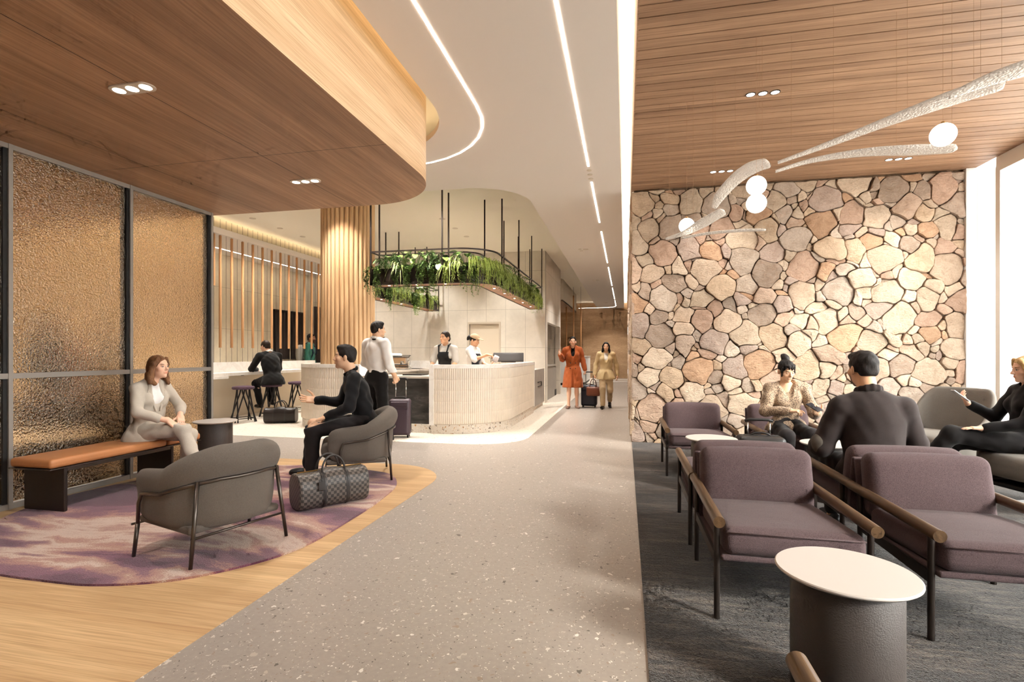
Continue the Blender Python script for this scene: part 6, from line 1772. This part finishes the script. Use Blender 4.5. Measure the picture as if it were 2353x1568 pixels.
person('barista in a beige cap pouring from a jug behind the ribbed counter', loc, rz, P, SKIN_M, HBLACK, 'bun', [
    dict(name='trousers', kind='trousers', mat=TRDARK), dict(name='shirt', kind='top', mat=BLOUSEW, inf=.02, sleeve=.5, fold=.004, collar=.013, hem=-.08, vneck=(.15, .05)),
    dict(name='apron', kind='apron', mat=NAVYAPR, inf=.02, fold=.002),
    dict(name='cap', kind='custom', mat=CAPBEIGE, h=.006, prims=[ell(P['head'] + frame(P['face'], P['hup']) @ V((0, -.012, .05)), (.086, .102, .085), frame(P['face'], P['hup']), .01), ell(P['head'] + frame(P['face'], P['hup']) @ V((0, .12, .055)), (.07, .065, .008), frame(P['face'], P['hup']), .01)], planes=[(P['head'] + frame(P['face'], P['hup']) @ V((0, 0, .04)), frame(P['face'], P['hup']) @ V((0, -.12, -1)))], fold=0),
    dict(name='shoes', kind='shoes', mat=SHOEBLACK)], fem=True, res=1.2, lids=1.0)
t = thing('milk_jug', 'white patterned milk jug in the hand of the barista with the cap', 'jug', V(loc) + Matrix.Rotation(rz, 3, 'Z') @ V((.1, .50, 1.20)), rz)
m = MB(); m.lathe([(.001, -.06), (.052, -.06), (.056, -.02), (.05, .03), (.046, .06), (.042, .06), (.046, .03), (.05, -.05), (.001, -.05)], n=20); o_ = m.build('jug_body', simple('jug_enamel', (206, 196, 196), .3, var=.15, vscale=40), t, smooth=True); o_.rotation_euler = (-.5, 0, 0)
m = MB(); m.tube(bez((0, -.05, .045), (0, -.1, .05), (0, -.1, -.03), (0, -.055, -.035)), .007, 6); o_ = m.build('handle', BLACK, t, smooth=True); o_.rotation_euler = (-.5, 0, 0)

# --- the two women walking in the corridor
P = stand(1.70, elR=(.25, -.02, 1.16), wrR=(.30, .2, 1.28), hdR=(.35, .45, .8), hnR=(-.3, .5, .6), curlR=.25, spreadR=.12, elL=(-.24, -.02, 1.13), wrL=(-.29, .02, .90), hdL=(-.1, .1, -1), hnL=(1, 0, 0), curlL=1.0,
          knR=(.09, .06, .49), anR=(.1, .06, .085), knL=(-.09, .02, .49), anL=(-.1, -.04, .085), face=(0, 1, 0))
person('woman in a rust orange coat walking with a navy suitcase', (-1.225, 12.42, 0), rzof(.12, -.99), P, SKIN_L, HBLACK, 'bun', [
    dict(name='dress', kind='dress', mat=TRDARK, hem=-.33), dict(name='top', kind='top', mat=TRDARK, inf=.008, sleeve=0),
    dict(name='coat', kind='jacket', mat=ORANGE, inf=.032, sleeve=.95, hem=-.42, flare=.06, vneck=(.5, .09), open=.035, collar=.02, lapel=True, fold=.004),
    dict(name='coat_buttons', kind='custom', mat=BLACK, h=.007, fold=0, prims=[ell((sx * .06, .19, z), (.016, .012, .016)) for sx in (-1, 1) for z in (1.08, .95)]),
    dict(name='shoes', kind='shoes', mat=SHOENUDE)], fem=True, res=1.25)
P = stand(1.57, knR=(.08, .16, .47), anR=(.075, .17, .085), toeR=(.1, 1, 0), knL=(-.09, .06, .44), anL=(-.09, -.26, .16), toeL=(-.1, 1, -.5), elR=(.24, -.04, 1.02), wrR=(.27, .05, .8), elL=(-.24, -.06, 1.02), wrL=(-.27, -.06, .79), curlR=1.0)
locb = (-.45, 12.55, 0); rzb = rzof(.04, -1)
person('woman in a camel blazer and beige trousers walking with a brown bag', locb, rzb, P, SKIN_E, HBLACK, 'long', [
    dict(name='trousers', kind='trousers', mat=CHINO, inf=.02, cuff=.062), dict(name='top', kind='top', mat=BLOUSEW, inf=.008, sleeve=0),
    dict(name='jacket', kind='jacket', mat=CAMEL, inf=.028, sleeve=1.0, hem=-.16, flare=.05, vneck=(.5, .085), open=.06, collar=.016, lapel=True),
    dict(name='shoes', kind='shoes', mat=SHOEBLACK, boot=True, floor=False)], fem=True, res=1.25)
t = thing('tote_bag', 'brown leather tote bag in the hand of the woman in the camel blazer', 'bag', V(locb) + V((-.30, -.03, .40)), rzb)
m = MB(); m.rbox((0, 0, 0), (.32, .14, .22), .035, puff=(0, .02, 0)); m.build('body', simple('brown_leather', (112, 56, 32), .45, bump=(60, .25)), t, smooth=True)
for y in (-.04, .04):
    m = MB(); m.tube(bez((-.08, y, .1), (-.07, 0, .36), (.07, 0, .36), (.08, y, .1), 12), .009, 6); m.build('handle', simple('brown_strap', (86, 42, 26), .5) if 'brown_strap' not in bpy.data.materials else bpy.data.materials['brown_strap'], t, smooth=True)

# --- woman in the patterned blouse
S = .425; P = sit(S, 1.60, pelvis=(0, .06, S + .1), neck=(.02, .09, S + .54), head=(.03, .155, S + .69), shR=(.165, .09, S + .50), shL=(-.155, .10, S + .50),
    elR=(.24, .16, S + .27), wrR=(.06, .35, S + .29), hdR=(-.75, .6, .1), hnR=(.1, -.3, -.9), curlR=[.35, .7, .8, .8],
    elL=(-.23, .18, S + .25), wrL=(-.17, .40, S + .28), hdL=(.35, .75, .35), hnL=(.35, -.35, .8), curlL=.75,
    knR=(.12, .45, S + .05), knL=(-.10, .47, S + .07), anR=(.1, .40, .09), anL=(-.08, .46, .09), face=(-.22, 1, -.38), hup=(0, .3, 1))
loc = (1.66, 6.06, .006); rz = rzof(.06, -1)
person('woman in a leopard print blouse sitting by the stone wall, typing on a phone', loc, rz, P, SKIN_E, HBLACK, 'fringe_bun', [
    dict(name='trousers', kind='trousers', mat=TRBLACK, inf=.014, cuff=.05), dict(name='blouse', kind='top', mat=LEO, inf=.022, sleeve=.97, vneck=(.32, .1), hem=-.05, fold=.006),
    dict(name='shoes', kind='shoes', mat=SHOEBLACK)], fem=True, lids=1.0, brow=(30, 22, 18))
t = thing('mobile_phone', 'black phone in the hands of the woman in the leopard blouse', 'phone', V(loc) + Matrix.Rotation(rz, 3, 'Z') @ V((-.115, .475, S + .345)), rz)
Mx = Matrix.Rotation(-.5, 3, 'X') @ Matrix.Rotation(.5, 3, 'Z')
m = MB(); m.rbox((0, 0, 0), (.07, .145, .009), .004, M=Mx); m.build('case', BLACK, t, smooth=True)
m = MB(); m.rbox((0, 0, .0045), (.063, .135, .002), .001, M=Mx); m.build('screen', simple('phone_glass', (40, 42, 48), .1), t)

# --- man in the dark blazer, from behind
S = .40; P = sit(S, 1.80, pelvis=(0, .02, S + .10), neck=(-.015, .06, S + .605), head=(-.035, .12, S + .785), shR=(.185, .05, S + .515), shL=(-.195, .05, S + .515),
    elR=(.285, .10, S + .27), wrR=(.2, .36, S + .26), elL=(-.315, .07, S + .235), wrL=(-.22, .33, S + .25), knR=(.16, .46, S + .07), knL=(-.17, .46, S + .07), face=(-.22, 1, -.12), hup=(0, .12, 1))
loc = (1.68, 4.02, .006)
person('broad man in a charcoal blazer sitting with his back to us', loc, 0, P, SKIN_M, HBLACK, 'short', [
    dict(name='trousers', kind='trousers', mat=TRBLACK, inf=.016), 
    dict(name='jacket', kind='jacket', mat=BLAZERDK, inf=.036, sleeve=1.0, hem=-.08, flare=.02, collar=.017, fold=.0026),
    dict(name='elbow_patch', kind='custom', mat=PATCH, h=.007, fold=0, clabel='grey suede elbow patch', prims=[ell(P['elL'] + V((-.012, -.012, .01)), (.066, .066, .085)),], planes=[(P['elL'] + V((0, -.016, 0)), (.25, 1, 0))]),
    dict(name='shoes', kind='shoes', mat=SHOEBLACK)], beard=(48, 34, 28), brow=(24, 18, 16))

# --- blonde woman at the right edge
S = .44; P = sit(S, 1.62, pelvis=(0, -.06, S + .1), neck=(0, -.10, S + .56), head=(0, -.07, S + .72), shR=(.16, -.09, S + .52), shL=(-.16, -.09, S + .52),
    elR=(.22, .05, S + .28), wrR=(.12, .28, S + .40), hdR=(-.15, .6, .75), hnR=(-.2, -.75, .6), curlR=.45, elL=(-.22, .03, S + .27), wrL=(-.13, .28, S + .21), hdL=(.05, 1, .0), hnL=(0, 0, -1), curlL=.12,
    knL=(-.06, .47, S + .14), anL=(.02, .72, .22), toeL=(0, 1, -.2), knR=(.08, .44, S + .06), anR=(.08, .46, .09), face=(0, 1, -.12), hup=(0, .1, 1))
loc = (3.30, 5.33, .006); rz = rzof(-.97, .12)
person('blonde woman in black at the right edge, holding up a phone', loc, rz, P, SKIN_L, HBLONDE, 'bob', [
    dict(name='trousers', kind='trousers', mat=TRDARK, inf=.02, cuff=.06), dict(name='jumper', kind='top', mat=TRDARK, inf=.02, sleeve=.97, hem=-.06), dict(name='shoes', kind='shoes', mat=SHOEBLACK, floor=False)], fem=True, brow=(150, 110, 70))
t = thing('mobile_phone', 'white phone held up by the blonde woman in black', 'phone', V(loc) + Matrix.Rotation(rz, 3, 'Z') @ V((.085, .355, S + .475)), rz)
Mx = Matrix.Rotation(math.radians(40), 3, 'X')
m = MB(); m.rbox((0, 0, 0), (.072, .15, .009), .004, M=Mx); m.build('case', simple('phone_silver', (190, 190, 192), .3), t, smooth=True)
m = MB(); m.rbox((0, 0, .0045), (.066, .14, .002), .001, M=Mx); m.build('screen', emitter('phone_screen', (245, 247, 250), 1.2), t)

# --- blurred people behind the textured glass
for k, (u, v, d, hgt, mt, lab, f) in enumerate([(105, 800, 6.0, 1.76, SUITBLACK, 'dark figure standing behind the textured glass, leftmost', (.9, .4)), (152, 800, 6.6, 1.62, ORANGE, 'figure in a rust top standing behind the textured glass', (.3, -.95)), (250, 800, 6.8, 1.72, SUITBLACK, 'dark figure standing behind the textured glass near the mullion', (-.5, -.85))]):
    p = pix(u, v, d)
    person(lab, (p.x, p.y, .003), rzof(*f), stand(hgt), SKIN_M, HDBROWN, 'crop', [dict(name='trousers', kind='trousers', mat=TRDARK), dict(name='top', kind='top', mat=mt, inf=.02, sleeve=1.0)], res=2.2)
p = pix(95, 1000, 5.35)
t = thing('coffee_table', 'low round pale table behind the textured glass partition', 'table', (p.x, p.y, .003))
m = MB(); m.lathe([(.001, .42), (.5, .42), (.51, .435), (.5, .45), (.001, .45)], n=40); m.build('table_top', MARBLE, t, auto=40)
MB().lathe([(.22, 0), (.22, .42)], n=24).build('base', BLACK, t, auto=40)
p = pix(230, 960, 7.2)
t = thing('sofa', 'dark sofa behind the textured glass partition', 'sofa', (p.x, p.y, .003), .3)
MB().rbox((0, 0, .24), (.9, 2.2, .36), .08).build('seat', TRDARK, t, smooth=True); MB().rbox((-.38, 0, .55), (.2, 2.2, .5), .08).build('backrest', TRDARK, t, smooth=True)
for y_ in (-1.05, 1.05): MB().rbox((0, y_, .42), (.9, .18, .34), .06).build('armrest', TRDARK, t, smooth=True)
WORLD_STR = 4.2; SUN_STR = 2.6; SUN_ANG = 10.0; SUN_DIR = (-.74, .50, -.46); EXPOSURE = 1.22
SPOTS_SOFFIT = [(-3.16, 2.8, 60), (-3.16, 4.69, 60), (-3.16, .9, 60), (-7.4, 1.8, 100), (-7.4, 3.4, 130), (-7.4, 5.0, 260), (-8.7, 4.2, 240), (-8.7, 2.4, 160)]  # spots beyond the glass are added to brighten it, no fixtures there
SPOTS_CEIL = [(-.9, 9.5, 108), (-.9, 12, 132), (-.9, 14.5, 132), (-.9, 17, 144), (-.9, 20.5, 144), (-.9, 24.8, 180), (-.9, 26.6, 144), (-.46, 7.0, 72), (1.23, 5.15, 36), (3.27, 5.15, 36), (1.23, 7.24, 36), (3.27, 7.24, 36)]  # corridor spots away from the round downlights are added fill without fixtures
SPOTS_CAFE = [(-3.58, 9.88, 210), (-3.58, 11.49, 210), (-3.58, 10.68, 182), (-3.2, 7.6, 168), (-4.6, 7.6, 140), (-7.27, 9.04, 112), (-7.27, 9.88, 112), (-7.27, 10.69, 112), (-7.27, 12.4, 112), (-2.9, 12.6, 84), (-5.0, 12.6, 84)]  # spots off the planter row are added fill; bar fixtures are drawn unlit
# ================================================================== CAMERA / LIGHT / WORLD
F = 1195.0; W_, H_ = 2353, 1568
cam = bpy.data.cameras.new('camera'); co = link(bpy.data.objects.new('camera', cam))
cam.sensor_fit = 'HORIZONTAL'; cam.sensor_width = 36.0; cam.lens = 36.0 * F / W_
cam.shift_y = (813 - H_ / 2) / W_
cam.clip_start = .05; cam.clip_end = 500
co.location = (0, 0, 1.3); co.rotation_euler = (PI / 2, 0, math.atan(260.5 / F))
SC.camera = co

w = bpy.data.worlds.new('World'); SC.world = w; w.use_nodes = True
bg = w.node_tree.nodes['Background']; bg.inputs[0].default_value = (1.0, .985, .965, 1); bg.inputs[1].default_value = WORLD_STR

sun = bpy.data.lights.new('sun', 'SUN'); so = link(bpy.data.objects.new('sun', sun))
sun.energy = SUN_STR; sun.angle = math.radians(SUN_ANG); sun.color = (1, .95, .88)
so.rotation_euler = Vector(SUN_DIR).to_track_quat('-Z', 'Y').to_euler()

def spot(x, y, z, power, size=110, rad=.05, col=(1, .95, .885), blend=.8):  # serves real downlights and added fill spots alike
    l = bpy.data.lights.new('downlight_or_fill_spot', 'SPOT'); o = link(bpy.data.objects.new('downlight_or_fill_spot', l))
    l.energy = power; l.spot_size = math.radians(size); l.spot_blend = blend; l.shadow_soft_size = rad; l.color = col
    o.location = (x, y, z)
for x, y, p in SPOTS_SOFFIT: spot(x, y, ZS - .03, p)
for x, y, p in SPOTS_CEIL: spot(x, y, ZC - .03, p)
for x, y in PLANTER_LAMPS: spot(x, y, zb - .02, 14, rad=.02)
for x, y, p in SPOTS_CAFE: spot(x, y, ZR - .03, p)

vs = SC.view_settings
vs.view_transform = 'Standard'; vs.look = 'None'; vs.gamma = 1.0; vs.exposure = EXPOSURE
try: vs.use_curve_mapping = False
except Exception: pass
cy = SC.cycles
cy.max_bounces = 7; cy.diffuse_bounces = 4; cy.glossy_bounces = 4; cy.transmission_bounces = 6; cy.transparent_max_bounces = 8
cy.sample_clamp_indirect = 6.0; cy.caustics_reflective = False; cy.caustics_refractive = False
cy.use_denoising = True
cy.use_adaptive_sampling = True; cy.adaptive_threshold = .08; cy.adaptive_min_samples = 12; cy.use_light_tree = False
try: cy.denoiser = 'OPENIMAGEDENOISE'
except Exception: pass
